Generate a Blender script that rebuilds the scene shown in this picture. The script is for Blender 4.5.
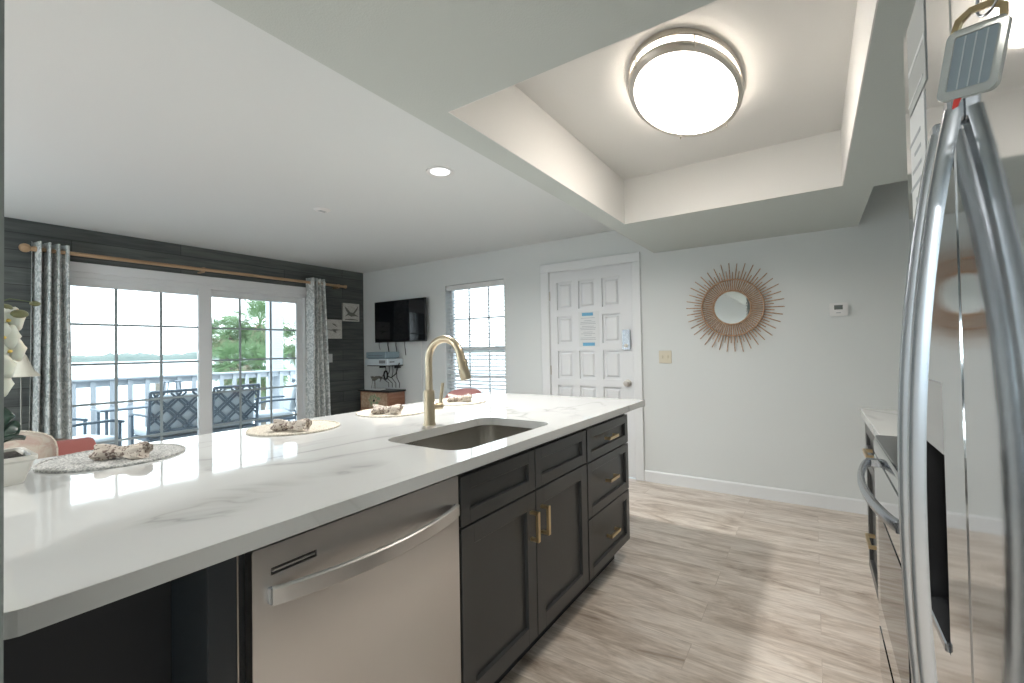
import bpy, bmesh, math, random
from mathutils import Vector, Matrix
random.seed(7)
PI = math.pi
for o in list(bpy.data.objects): bpy.data.objects.remove(o)
SC = bpy.context.scene
COL = SC.collection

# ------------------------------------------------------------------ camera
FPX = 446.16
yaw, pitch, roll = math.radians(33.9886), math.radians(0.9531), math.radians(-0.9878)
fw = Vector((math.cos(yaw)*math.cos(pitch), math.sin(yaw)*math.cos(pitch), math.sin(pitch)))
rt = fw.cross(Vector((0, 0, 1))).normalized(); up = rt.cross(fw)
c_, s_ = math.cos(roll), math.sin(roll)
R_, U_ = rt*c_+up*s_, up*c_-rt*s_
cam = bpy.data.cameras.new('camera'); cam.sensor_width = 36; cam.lens = FPX*36/1024
cam.clip_start = .02; cam.clip_end = 3000
co = bpy.data.objects.new('camera', cam); COL.objects.link(co)
m = Matrix((R_, U_, -fw)).transposed().to_4x4(); m.translation = Vector((0, 0, 1.25)); co.matrix_world = m
SC.camera = co

# ------------------------------------------------------------------ view, world and lights
SC.view_settings.view_transform = 'Standard'; SC.view_settings.look = 'None'
SC.view_settings.gamma = 1; SC.view_settings.use_curve_mapping = False
SC.view_settings.exposure = 0.37
W = bpy.data.worlds.new('overcast'); SC.world = W; W.use_nodes = True
wn = W.node_tree; wn.nodes.clear()
wo = wn.nodes.new('ShaderNodeOutputWorld'); wb = wn.nodes.new('ShaderNodeBackground')
wg = wn.nodes.new('ShaderNodeTexCoord'); wsx = wn.nodes.new('ShaderNodeSeparateXYZ'); wr = wn.nodes.new('ShaderNodeValToRGB')
wn.links.new(wg.outputs['Generated'], wsx.inputs[0]); wn.links.new(wsx.outputs['Z'], wr.inputs[0])
wr.color_ramp.elements[0].color = (.86, .95, 1, 1); wr.color_ramp.elements[1].color = (.80, .90, 1, 1)
wn.links.new(wr.outputs[0], wb.inputs[0]); wb.inputs[1].default_value = 4.0
wn.links.new(wb.outputs[0], wo.inputs[0])
LAMP_E = 13        # drum ceiling light
GLOBE_E = 14.5
DOWN_W = 34.0        # each recessed downlight, watts

def area_light(name, loc, size, power, color, parent=None):
    l = bpy.data.lights.new(name, 'AREA'); l.shape = 'DISK'; l.size = size; l.energy = power; l.color = color
    l.spread = math.radians(160)
    o = bpy.data.objects.new(name, l); COL.objects.link(o); o.location = loc
    if parent: o.parent = parent; o.location = Vector(loc)-parent.location
    return o

# ------------------------------------------------------------------ materials
MATS = {}
def mat(name, col, rough=.5, metal=0, bump=None, **kw):
    if name in MATS: return MATS[name]
    m = bpy.data.materials.new(name); m.use_nodes = True; MATS[name] = m
    b = m.node_tree.nodes['Principled BSDF']
    b.inputs['Base Color'].default_value = (*col, 1); b.inputs['Roughness'].default_value = rough
    b.inputs['Metallic'].default_value = metal
    for k, v in kw.items(): b.inputs[k.replace('_', ' ')].default_value = v
    nt = m.node_tree
    # every surface gets a faint procedural variation
    tc = nt.nodes.new('ShaderNodeTexCoord'); nz = nt.nodes.new('ShaderNodeTexNoise')
    nz.inputs['Scale'].default_value = bump[0] if bump else 60
    nt.links.new(tc.outputs['Object'], nz.inputs['Vector'])
    bp = nt.nodes.new('ShaderNodeBump'); bp.inputs['Strength'].default_value = bump[1] if bump else .02
    bp.inputs['Distance'].default_value = bump[2] if bump and len(bump) > 2 else .002
    nt.links.new(nz.outputs['Fac'], bp.inputs['Height']); nt.links.new(bp.outputs['Normal'], b.inputs['Normal'])
    return m
def nd(m, t, **kw):
    n = m.node_tree.nodes.new(t)
    for k, v in kw.items():
        if k in n.inputs: n.inputs[k].default_value = v
        else: setattr(n, k, v)
    return n
def ln(m, a, b): m.node_tree.links.new(a, b)
def pb(m): return m.node_tree.nodes['Principled BSDF']
def ramp(m, fac, stops):
    r = nd(m, 'ShaderNodeValToRGB'); e = r.color_ramp.elements
    while len(e) < len(stops): e.new(.5)
    for x, (p, c) in zip(e, stops): x.position = p; x.color = (*c, 1)
    ln(m, fac, r.inputs[0]); return r
def mapped(m, scale, rot=(0, 0, 0)):
    tc = nd(m, 'ShaderNodeTexCoord'); mp = nd(m, 'ShaderNodeMapping')
    mp.inputs['Scale'].default_value = scale; mp.inputs['Rotation'].default_value = rot
    ln(m, tc.outputs['Object'], mp.inputs[0]); return mp.outputs[0]

WALL = mat('wall_paint', (.685, .72, .72), .55, bump=(140, .12, .002))
CEIL = mat('ceiling_paint', (.68, .715, .72), .8, bump=(220, .25, .003))
TRIM = mat('white_trim', (.76, .785, .80), .35)
DOORP = mat('door_paint', (.74, .765, .785), .35)
CHAR = mat('charcoal_cabinet', (.048, .050, .050), .30, bump=(30, .05))
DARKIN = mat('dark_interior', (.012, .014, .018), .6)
STEEL = mat('brushed_steel', (.71, .70, .69), .30, 1)
STEELF = mat('fridge_steel', (.62, .64, .655), .07, 1)
STEELH = mat('handle_steel', (.40, .43, .465), .26, 1)
NICKEL = mat('brushed_nickel', (.58, .55, .50), .32, 1)
BRASS = mat('brushed_brass', (.72, .56, .33), .3, 1)
CHAMP = mat('champagne_bronze', (.56, .48, .35), .30, 1)
BLACK = mat('black_plastic', (.012, .012, .013), .35)
BLACKG = mat('black_gloss', (.006, .007, .009), .06)
WHITEP = mat('white_plastic', (.75, .76, .76), .4)
CREAM = mat('cream_plate', (.66, .62, .50), .4)
PAPER = mat('paper', (.70, .73, .74), .8)
PAPERG = mat('grey_print', (.38, .42, .45), .8)
BLUEP = mat('blue_print', (.16, .42, .62), .7)
CERAM = mat('white_ceramic', (.74, .73, .68), .3)
SOIL = mat('potting_moss', (.03, .025, .02), .9, bump=(80, 1, .01))
LEAF = mat('dark_leaf', (.006, .030, .018), .35)
PETAL = mat('orchid_petal', (.66, .66, .56), .5, Subsurface_Weight=.2)
PETALY = mat('orchid_throat', (.75, .55, .12), .5)
BUD = mat('orchid_bud', (.16, .17, .08), .5)
STEMG = mat('orchid_stem', (.12, .16, .07), .5)
SALMON = mat('salmon_fabric', (.36, .125, .11), .85, bump=(300, .5, .002))
CORAL = mat('coral_fabric', (.52, .25, .24), .85, bump=(300, .5, .002))
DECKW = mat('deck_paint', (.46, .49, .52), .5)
CHF = mat('chair_frame', (.09, .12, .15), .45)
CUSH = mat('outdoor_cushion', (.50, .55, .58), .9)
PALMG = mat('palm_leaf', (.15, .25, .11), .5)
PALMD = mat('dead_frond', (.50, .36, .28), .8)
BARK = mat('palm_bark', (.17, .15, .12), .9, bump=(25, 1, .03))
TREES = mat('shore_trees', (.13, .165, .15), .9)
SHADE = mat('lamp_shade_fabric', (.72, .70, .60), .9)
BIRD = mat('pewter', (.20, .20, .18), .4, .6)
ROPE = mat('black_cable', (.015, .015, .016), .5)
TABLEG = mat('table_metal', (.16, .19, .22), .4, .5)

# floor: vinyl planks running along Y
FLOORM = mat('vinyl_plank', (.4, .35, .3), .34)
v = mapped(FLOORM, (1, 1, 1), (0, 0, PI/2))
br = nd(FLOORM, 'ShaderNodeTexBrick', offset=.37, offset_frequency=2, squash=1.0)
br.inputs['Scale'].default_value = 1; br.inputs['Brick Width'].default_value = 1.22; br.inputs['Row Height'].default_value = .18
br.inputs['Mortar Size'].default_value = .0013; br.inputs['Mortar Smooth'].default_value = .1; br.inputs['Bias'].default_value = 0
br.inputs['Color1'].default_value = (0, 0, 0, 1); br.inputs['Color2'].default_value = (1, 1, 1, 1); br.inputs['Mortar'].default_value = (.5, .5, .5, 1)
ln(FLOORM, v, br.inputs['Vector'])
# offset the grain per plank
tcf = nd(FLOORM, 'ShaderNodeTexCoord'); addv = nd(FLOORM, 'ShaderNodeVectorMath', operation='MULTIPLY_ADD')
addv.inputs[1].default_value = (7.3, 11.1, 0); ln(FLOORM, br.outputs['Color'], addv.inputs[0]); ln(FLOORM, tcf.outputs['Object'], addv.inputs[2])
mp1 = nd(FLOORM, 'ShaderNodeMapping'); mp1.inputs['Scale'].default_value = (7, 1.6, 1); ln(FLOORM, addv.outputs[0], mp1.inputs[0])
n1 = nd(FLOORM, 'ShaderNodeTexNoise', Scale=1.0, Detail=8, Roughness=.66, Distortion=1.3); ln(FLOORM, mp1.outputs[0], n1.inputs['Vector'])
mp2 = nd(FLOORM, 'ShaderNodeMapping'); mp2.inputs['Scale'].default_value = (80, 9, 1); ln(FLOORM, addv.outputs[0], mp2.inputs[0])
n2 = nd(FLOORM, 'ShaderNodeTexNoise', Scale=1.0, Detail=5, Roughness=.6, Distortion=.3); ln(FLOORM, mp2.outputs[0], n2.inputs['Vector'])
r1 = ramp(FLOORM, n1.outputs['Fac'], [(.30, (.34, .265, .21)), (.42, (.57, .49, .415)), (.55, (.75, .68, .61)), (.70, (.84, .785, .72))])
r2 = ramp(FLOORM, n2.outputs['Fac'], [(.3, (.72, .70, .68)), (.62, (1.06, 1.06, 1.06))])
mx = nd(FLOORM, 'ShaderNodeMix', data_type='RGBA', blend_type='MULTIPLY'); mx.inputs[0].default_value = .8
ln(FLOORM, r1.outputs[0], mx.inputs[6]); ln(FLOORM, r2.outputs[0], mx.inputs[7])
pv = ramp(FLOORM, br.outputs['Color'], [(0, (.93, .925, .92)), (1, (1.03, 1.025, 1.02))])
mx2 = nd(FLOORM, 'ShaderNodeMix', data_type='RGBA', blend_type='MULTIPLY'); mx2.inputs[0].default_value = 1
ln(FLOORM, mx.outputs[2], mx2.inputs[6]); ln(FLOORM, pv.outputs[0], mx2.inputs[7])
# knots
mp3 = nd(FLOORM, 'ShaderNodeMapping'); mp3.inputs['Scale'].default_value = (7.5, 2.6, 1); ln(FLOORM, addv.outputs[0], mp3.inputs[0])
vo = nd(FLOORM, 'ShaderNodeTexVoronoi', Scale=1.0); ln(FLOORM, mp3.outputs[0], vo.inputs['Vector'])
kr = ramp(FLOORM, vo.outputs['Distance'], [(.0, (.42, .34, .28)), (.13, (1, 1, 1))])
mx3 = nd(FLOORM, 'ShaderNodeMix', data_type='RGBA', blend_type='MULTIPLY'); mx3.inputs[0].default_value = .8
ln(FLOORM, mx2.outputs[2], mx3.inputs[6]); ln(FLOORM, kr.outputs[0], mx3.inputs[7])
gr = ramp(FLOORM, br.outputs['Fac'], [(0, (1, 1, 1)), (1, (.78, .75, .73))])
mx4 = nd(FLOORM, 'ShaderNodeMix', data_type='RGBA', blend_type='MULTIPLY'); mx4.inputs[0].default_value = 1
ln(FLOORM, mx3.outputs[2], mx4.inputs[6]); ln(FLOORM, gr.outputs[0], mx4.inputs[7])
ln(FLOORM, mx4.outputs[2], pb(FLOORM).inputs['Base Color'])

# quartz worktop
QUARTZ = mat('white_quartz', (.7, .7, .7), .05)
v = mapped(QUARTZ, (1.0, 1.9, 1), (0, 0, .35))
qn = nd(QUARTZ, 'ShaderNodeTexNoise', Scale=1.1, Detail=5, Roughness=.5, Distortion=.8); ln(QUARTZ, v, qn.inputs['Vector'])
q1 = nd(QUARTZ, 'ShaderNodeMath', operation='SUBTRACT'); q1.inputs[1].default_value = .5; ln(QUARTZ, qn.outputs['Fac'], q1.inputs[0])
q2 = nd(QUARTZ, 'ShaderNodeMath', operation='ABSOLUTE'); ln(QUARTZ, q1.outputs[0], q2.inputs[0])
qr = ramp(QUARTZ, q2.outputs[0], [(0, (.36, .37, .36)), (.007, (.50, .51, .505)), (.03, (.59, .605, .60)), (1, (.61, .625, .62))])
qm = nd(QUARTZ, 'ShaderNodeTexNoise', Scale=1.3, Detail=2); ln(QUARTZ, v, qm.inputs['Vector'])
qmr = ramp(QUARTZ, qm.outputs['Fac'], [(.46, (0, 0, 0)), (.62, (1, 1, 1))])
qx = nd(QUARTZ, 'ShaderNodeMix', data_type='RGBA'); ln(QUARTZ, qmr.outputs[0], qx.inputs[0])
qx.inputs[6].default_value = (.605, .62, .615, 1); ln(QUARTZ, qr.outputs[0], qx.inputs[7])
ln(QUARTZ, qx.outputs[2], pb(QUARTZ).inputs['Base Color'])

# dark shiplap boards on the slider wall
SHIP = mat('grey_shiplap', (.1, .1, .1), .6)
v = mapped(SHIP, (2.2, 1, 26))
sn = nd(SHIP, 'ShaderNodeTexNoise', Scale=1.2, Detail=6, Roughness=.6, Distortion=.5); ln(SHIP, v, sn.inputs['Vector'])
sr = ramp(SHIP, sn.outputs['Fac'], [(.3, (.060, .070, .070)), (.7, (.125, .138, .136))])
v2 = mapped(SHIP, (1, 1, 1), (PI/2, 0, 0))
sb = nd(SHIP, 'ShaderNodeTexBrick', offset=.43); sb.inputs['Scale'].default_value = 1; sb.inputs['Brick Width'].default_value = 1.9; sb.inputs['Row Height'].default_value = .142
sb.inputs['Mortar Size'].default_value = .003; sb.inputs['Color1'].default_value = (.8, .8, .8, 1); sb.inputs['Color2'].default_value = (1.15, 1.15, 1.12, 1); sb.inputs['Mortar'].default_value = (.35, .35, .35, 1)
ln(SHIP, v2, sb.inputs['Vector'])
sm = nd(SHIP, 'ShaderNodeMix', data_type='RGBA', blend_type='MULTIPLY'); sm.inputs[0].default_value = 1
ln(SHIP, sr.outputs[0], sm.inputs[6]); ln(SHIP, sb.outputs['Color'], sm.inputs[7]); ln(SHIP, sm.outputs[2], pb(SHIP).inputs['Base Color'])

def woody(name, a, b_, scale=(2, 30, 30), rough=.5):
    w = mat(name, a, rough); v = mapped(w, scale)
    n = nd(w, 'ShaderNodeTexNoise', Scale=1.0, Detail=5, Distortion=.6); ln(w, v, n.inputs['Vector'])
    r = ramp(w, n.outputs['Fac'], [(.35, a), (.65, b_)]); ln(w, r.outputs[0], pb(w).inputs['Base Color']); return w
RODW = woody('rod_wood', (.36, .23, .13), (.48, .33, .20))
CHESTW = woody('chest_wood', (.26, .12, .07), (.38, .20, .13))
CHESTF = woody('chest_front', (.34, .22, .14), (.48, .36, .26))
RATTAN = woody('rattan', (.36, .22, .13), (.55, .38, .26), (40, 40, 40))
TABLEW = woody('side_table_wood', (.16, .10, .07), (.24, .16, .11))

def patterned(name, a, b_, scale, lo=.45, hi=.55, rough=.85, distort=2.):
    w = mat(name, a, rough); v = mapped(w, (1, 1, 1))
    n = nd(w, 'ShaderNodeTexNoise', Scale=scale, Detail=3, Distortion=distort); ln(w, v, n.inputs['Vector'])
    r = ramp(w, n.outputs['Fac'], [(lo, a), (hi, b_)]); ln(w, r.outputs[0], pb(w).inputs['Base Color']); return w
CURT = patterned('curtain_fabric', (.46, .50, .50), (.72, .75, .74), 16, .46, .53)
pb(CURT).inputs['Transmission Weight'].default_value = 0
NAPK = patterned('napkin_fabric', (.17, .125, .11), (.54, .49, .43), 48, .41, .48)
PILP = patterned('pillow_fabric', (.38, .29, .25), (.44, .40, .34), 14, .36, .60)
MATG = patterned('placemat_grey', (.26, .27, .265), (.56, .56, .54), 160, .4, .6, distort=0)
MATB = patterned('placemat_beige', (.44, .40, .33), (.66, .62, .54), 160, .4, .6, distort=0)
CHESTP = patterned('chest_painting', (.22, .32, .20), (.50, .40, .30), 16, .46, .54)
CANV = patterned('canvas_print', (.52, .51, .48), (.66, .66, .63), 30, .35, .65)

# sea
SEA = mat('sea', (.36, .44, .48), .30, bump=(.35, .6, .5))
# glass (thin): mostly transparent with a Fresnel reflection
def thin_glass(name, tint=(.96, .98, .98)):
    g = bpy.data.materials.new(name); g.use_nodes = True; nt = g.node_tree; nt.nodes.clear()
    o = nt.nodes.new('ShaderNodeOutputMaterial'); mxs = nt.nodes.new('ShaderNodeMixShader'); f = nt.nodes.new('ShaderNodeFresnel')
    f.inputs[0].default_value = 1.45; t = nt.nodes.new('ShaderNodeBsdfTransparent'); t.inputs[0].default_value = (*tint, 1)
    gl = nt.nodes.new('ShaderNodeBsdfGlossy'); gl.inputs['Roughness'].default_value = .02
    nt.links.new(f.outputs[0], mxs.inputs[0]); nt.links.new(t.outputs[0], mxs.inputs[1]); nt.links.new(gl.outputs[0], mxs.inputs[2])
    nt.links.new(mxs.outputs[0], o.inputs[0]); return g
GLASS = thin_glass('window_glass')
ACRYL = mat('clear_acrylic', (.55, .59, .59), .15, Transmission_Weight=.55, IOR=1.3)
MIRR = mat('mirror_glass', (.80, .84, .85), .02, 1)
def emit(name, col, s):
    g = bpy.data.materials.new(name); g.use_nodes = True; nt = g.node_tree; b = nt.nodes['Principled BSDF']
    b.inputs['Base Color'].default_value = (.8, .8, .8, 1); b.inputs['Emission Color'].default_value = (*col, 1); b.inputs['Emission Strength'].default_value = s
    return g
DIFF = emit('lit_diffuser', (1, .90, .80), LAMP_E)
DOWNE = emit('lit_downlight', (.95, 1, 1), 1.2)
SHADEL = SHADE

# ------------------------------------------------------------------ mesh helpers
class MB:
    def __init__(s): s.bm = bmesh.new(); s.smooth = False
    def _add(s, b2, M=None):
        me = bpy.data.meshes.new('t'); b2.to_mesh(me); b2.free()
        if M: me.transform(M)
        s.bm.from_mesh(me); bpy.data.meshes.remove(me); return s
    def box(s, x0, x1, y0, y1, z0, z1, bev=0, seg=1, M=None):
        b = bmesh.new(); bmesh.ops.create_cube(b, size=1)
        for v in b.verts:
            v.co = Vector(((x0+x1)/2+v.co.x*(x1-x0), (y0+y1)/2+v.co.y*(y1-y0), (z0+z1)/2+v.co.z*(z1-z0)))
        if bev: bmesh.ops.bevel(b, geom=b.edges[:], offset=bev, segments=seg, affect='EDGES', profile=.5)
        return s._add(b, M)
    def cyl(s, p0, p1, r, seg=20, r1=None, bev=0):
        p0, p1 = Vector(p0), Vector(p1); d = p1-p0; b = bmesh.new()
        bmesh.ops.create_cone(b, cap_ends=True, segments=seg, radius1=r, radius2=r if r1 is None else r1, depth=d.length)
        if bev:
            es = [e for e in b.edges if abs(e.verts[0].co.z-e.verts[1].co.z) < 1e-6]
            bmesh.ops.bevel(b, geom=es, offset=bev, segments=2, affect='EDGES', profile=.5)
        M = Matrix.Translation((p0+p1)/2) @ d.to_track_quat('Z', 'Y').to_matrix().to_4x4()
        return s._add(b, M)
    def ball(s, c, r, sc=(1, 1, 1), u=16, v=10, rot=None):
        b = bmesh.new(); bmesh.ops.create_uvsphere(b, u_segments=u, v_segments=v, radius=r)
        M = Matrix.Translation(Vector(c)) @ (rot.to_4x4() if rot else Matrix()) @ Matrix.Diagonal((*sc, 1))
        return s._add(b, M)
    def sweep(s, pts, rad, seg=12, closed=False, prof=None, upv=None):
        pts = [Vector(p) for p in pts]; n = len(pts); b = s.bm; rings = []
        if not hasattr(rad, '__len__'): rad = [rad]*n
        T = []
        for i in range(n):
            a = pts[(i-1) % n] if (closed or i) else pts[0]; c = pts[(i+1) % n] if (closed or i < n-1) else pts[-1]
            T.append((c-a).normalized())
        ref = Vector(upv) if upv else (Vector((0, 0, 1)) if abs(T[0].z) < .9 else Vector((1, 0, 0)))
        N = (ref-T[0]*ref.dot(T[0])).normalized()
        for i in range(n):
            rf = Vector(upv) if upv else N
            N = (rf-T[i]*rf.dot(T[i])).normalized(); B = T[i].cross(N)
            if prof: ring = [b.verts.new(pts[i]+N*(p[0]*rad[i])+B*(p[1]*rad[i])) for p in prof]
            else: ring = [b.verts.new(pts[i]+(N*math.cos(k*2*PI/seg)+B*math.sin(k*2*PI/seg))*rad[i]) for k in range(seg)]
            rings.append(ring)
        k = len(rings[0])
        for i in range(n if closed else n-1):
            A, Bq = rings[i], rings[(i+1) % n]
            for j in range(k): b.faces.new((A[j], A[(j+1) % k], Bq[(j+1) % k], Bq[j]))
        if not closed: b.faces.new(rings[0][::-1]); b.faces.new(rings[-1])
        return s
    def lathe(s, prof, c=(0, 0, 0), seg=48, axis='Z', M=None):
        b = bmesh.new(); rings = []
        for r, z in prof:
            if r < 1e-6: rings.append([b.verts.new((0, 0, z))])
            else: rings.append([b.verts.new((r*math.cos(2*PI*k/seg), r*math.sin(2*PI*k/seg), z)) for k in range(seg)])
        for A, B in zip(rings, rings[1:]):
            for j in range(seg):
                a0, a1 = A[j % len(A)], A[(j+1) % len(A)]; b0, b1 = B[j % len(B)], B[(j+1) % len(B)]
                f = [a0, a1, b1, b0]; f2 = []
                for q in f:
                    if q not in f2: f2.append(q)
                if len(f2) > 2: b.faces.new(f2)
        R = Matrix()
        if axis == 'X': R = Matrix.Rotation(-PI/2, 4, 'Y')   # local +z -> world -x
        if axis == 'Y': R = Matrix.Rotation(PI/2, 4, 'X')    # local +z -> world -y
        return s._add(b, (M or Matrix.Translation(Vector(c))) @ R)
    def prism(s, outline, z0, z1, holes=(), M=None):
        cu = bpy.data.curves.new('c', 'CURVE'); cu.dimensions = '2D'; cu.fill_mode = 'BOTH'; cu.extrude = (z1-z0)/2
        for pl in (outline, *holes):
            sp = cu.splines.new('POLY'); sp.points.add(len(pl)-1); sp.use_cyclic_u = True
            for p, q in zip(sp.points, pl): p.co = (q[0], q[1], 0, 1)
        o = bpy.data.objects.new('c', cu); COL.objects.link(o)
        me = bpy.data.meshes.new_from_object(o)
        me.transform(Matrix.Translation((0, 0, (z0+z1)/2)))
        if M: me.transform(M)
        s.bm.from_mesh(me); bpy.data.meshes.remove(me); bpy.data.objects.remove(o); bpy.data.curves.remove(cu)
        return s
    def out(s, name, material, parent=None, smooth=False, local=False, angle=40):
        bm = s.bm; bmesh.ops.remove_doubles(bm, verts=bm.verts, dist=1e-5)
        bmesh.ops.recalc_face_normals(bm, faces=bm.faces)
        me = bpy.data.meshes.new(name); bm.to_mesh(me); bm.free()
        if parent is not None and not local: me.transform(Matrix.Translation(-world_loc(parent)))
        for p in me.polygons: p.use_smooth = smooth
        if smooth:
            me.set_sharp_from_angle(angle=math.radians(angle))
        me.materials.append(material)
        o = bpy.data.objects.new(name, me); COL.objects.link(o)
        if parent is not None: o.parent = parent
        return o
def world_loc(o):
    l = Vector(o.location)
    while o.parent: o = o.parent; l += Vector(o.location)
    return l
def thing(name, label, cat, loc=(0, 0, 0), group=None, rz=0):
    o = bpy.data.objects.new(name, None); COL.objects.link(o); o.location = loc; o.rotation_euler = (0, 0, rz)
    o.empty_display_size = .1; o['label'] = label; o['category'] = cat
    if group: o['group'] = group
    return o
def tag(o, label, cat, group=None):
    o['label'] = label; o['category'] = cat
    if group: o['group'] = group
    return o
def struct(o, label=None):
    o['kind'] = 'structure'
    if label: o['label'] = label
    return o
def dup(root, loc, label=None, rz=None):
    c = root.copy(); COL.objects.link(c); c.location = loc
    if rz is not None: c.rotation_euler = (0, 0, rz)
    if label: c['label'] = label
    def rec(a, b):
        for ch in list(a.children):
            d = ch.copy(); COL.objects.link(d); d.parent = b; rec(ch, d)
    rec(root, c); return c
def rrect(x0, x1, y0, y1, r, seg=8):
    P = []
    for cx, cy, a in ((x1-r, y1-r, 0), (x0+r, y1-r, PI/2), (x0+r, y0+r, PI), (x1-r, y0+r, 1.5*PI)):
        for k in range(seg+1): t = a+k*PI/2/seg; P.append((cx+r*math.cos(t), cy+r*math.sin(t)))
    return P
# world matrices that map a 2D prism (u,v,depth) onto a vertical face
def face_x(x): return Matrix(((0, 0, 1, x), (1, 0, 0, 0), (0, 1, 0, 0), (0, 0, 0, 1)))     # (y, z) on plane x
def face_y(y): return Matrix(((1, 0, 0, 0), (0, 0, 1, y), (0, 1, 0, 0), (0, 0, 0, 1)))     # (x, z) on plane y

# ------------------------------------------------------------------ dimensions
D = 4.147; YW = 5.378; CZ = 2.385; SZ = 2.112; TZ = 2.423; YR = -.83; XB = -2.6; XL = -1.3
CT = .914

# ------------------------------------------------------------------ room shell
struct(MB().box(XB, D+.12, YR-.12, YW+.14, -.1, 0).out('floor', FLOORM))
wf = MB().prism([(YR-.12, -.0), (YW, -.0), (YW, 2.6), (YR-.12, 2.6)], 0, .14,
    holes=[[(1.40, .001), (2.312, .001), (2.312, 2.056), (1.40, 2.056)], [(2.895, .60), (3.79, .60), (3.79, 2.05), (2.895, 2.05)]], M=face_x(D))
struct(wf.out('wall_far', WALL))
SX0, SX1, SZT = .985, 3.30, 2.0
wl = MB().prism([(XL-.12, 0), (D+.14, 0), (D+.14, 2.6), (XL-.12, 2.6)], 0, .14,
    holes=[[(SX0, .001), (SX1, .001), (SX1, SZT), (SX0, SZT)]], M=face_y(YW))
struct(wl.out('wall_left', SHIP))
struct(MB().box(XB, D, YR-.12, YR, 0, 2.6).out('wall_right', WALL))
wb_ = MB().prism([(YR-.12, 0), (3.2, 0), (3.2, 2.6), (YR-.12, 2.6)], -.12, 0, holes=[[(-.6, .9), (.8, .9), (.8, 2.05), (-.6, 2.05)]], M=face_x(XB))
struct(wb_.out('wall_back', WALL))
struct(MB().box(XL-.12, XL, 3.2, YW, 0, 2.6).out('wall_side', WALL))
struct(MB().box(XB, XL, 3.2, 3.32, 0, 2.6).out('wall_side', WALL))
struct(MB().box(-.30, .0896, .70, .88, 0, CZ).out('wall_partition', mat('partition_shade_grey', (.17, .19, .185), .6)))  # darker than the other walls: shade on this edge is in the colour
wbk = MB().box(XB-.10, XB-.04, -.6, .8, .9, .96).box(XB-.10, XB-.04, -.6, .8, 1.99, 2.05).box(XB-.10, XB-.04, -.6, -.54, .96, 1.99).box(XB-.10, XB-.04, .74, .8, .96, 1.99).box(XB-.10, XB-.04, .07, .13, .96, 1.99)
w2 = struct(wbk.out('fill_window', TRIM))  # unseen window, added in the back wall to let in more daylight
MB().box(XB-.08, XB-.074, -.54, .74, .96, 1.99).out('glass_pane', GLASS, w2)

# ceilings: living room slab, lowered kitchen soffit with the tray opening, tray top, recess
struct(MB().box(XB-.12, D+.14, 1.197, YW+.14, CZ, 2.6).out('ceiling', CEIL))
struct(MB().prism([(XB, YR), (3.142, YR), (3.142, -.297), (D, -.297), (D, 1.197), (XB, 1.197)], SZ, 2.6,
       holes=[[(1.207, -.158), (3.039, -.158), (3.039, 1.077), (1.207, 1.077)]]).out('ceiling_soffit', mat('soffit_shade_tint', (.54, .585, .565), .8, bump=(220, .25, .003))))  # greyer than the living room ceiling: soffit shade put into the colour
struct(MB().box(1.207, 3.039, -.158, 1.077, TZ, 2.6).box(1.207, 1.211, -.158, 1.077, SZ, TZ).box(3.035, 3.039, -.158, 1.077, SZ, TZ).box(1.211, 3.035, -.158, -.154, SZ, TZ).box(1.211, 3.035, 1.073, 1.077, SZ, TZ).out('ceiling_tray', mat('tray_lit_tint', (.74, .74, .72), .8, bump=(220, .25, .003))), 'inside of the raised tray ceiling, lamplight put into its pale colour')  # paler than the soffit: glow of the ceiling light put into the colour
struct(MB().box(3.142, D, YR, -.297, CZ, 2.6).out('ceiling_recess', CEIL))

# baseboards and casing
def base_x(y0, y1, nm='baseboard_far'):
    return struct(MB().prism([(0, 0), (-.014, 0), (-.015, .092), (-.008, .102), (0, .102)], y0, y1, M=Matrix(((1, 0, 0, D), (0, 0, 1, 0), (0, 1, 0, 0), (0, 0, 0, 1)))).out(nm, TRIM))
base_x(YR, 1.327); base_x(2.403, YW)
struct(MB().box(3.40, D-.014, YW-.014, YW, 0, .092, .003).out('baseboard_left', TRIM))
cs = MB()
cs.box(D-.022, D, 1.327, 1.406, 0, 2.052, .004); cs.box(D-.022, D, 2.306, 2.403, 0, 2.052, .004); cs.box(D-.022, D, 1.327, 2.403, 2.052, 2.14, .004)
cs.box(D-.005, D+.10, 1.40, 1.408, 0, 2.056); cs.box(D-.005, D+.10, 2.304, 2.312, 0, 2.056); cs.box(D-.005, D+.10, 1.408, 2.304, 2.048, 2.056)
struct(cs.out('trim_1', TRIM), 'white flat casing around the entry door')

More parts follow.
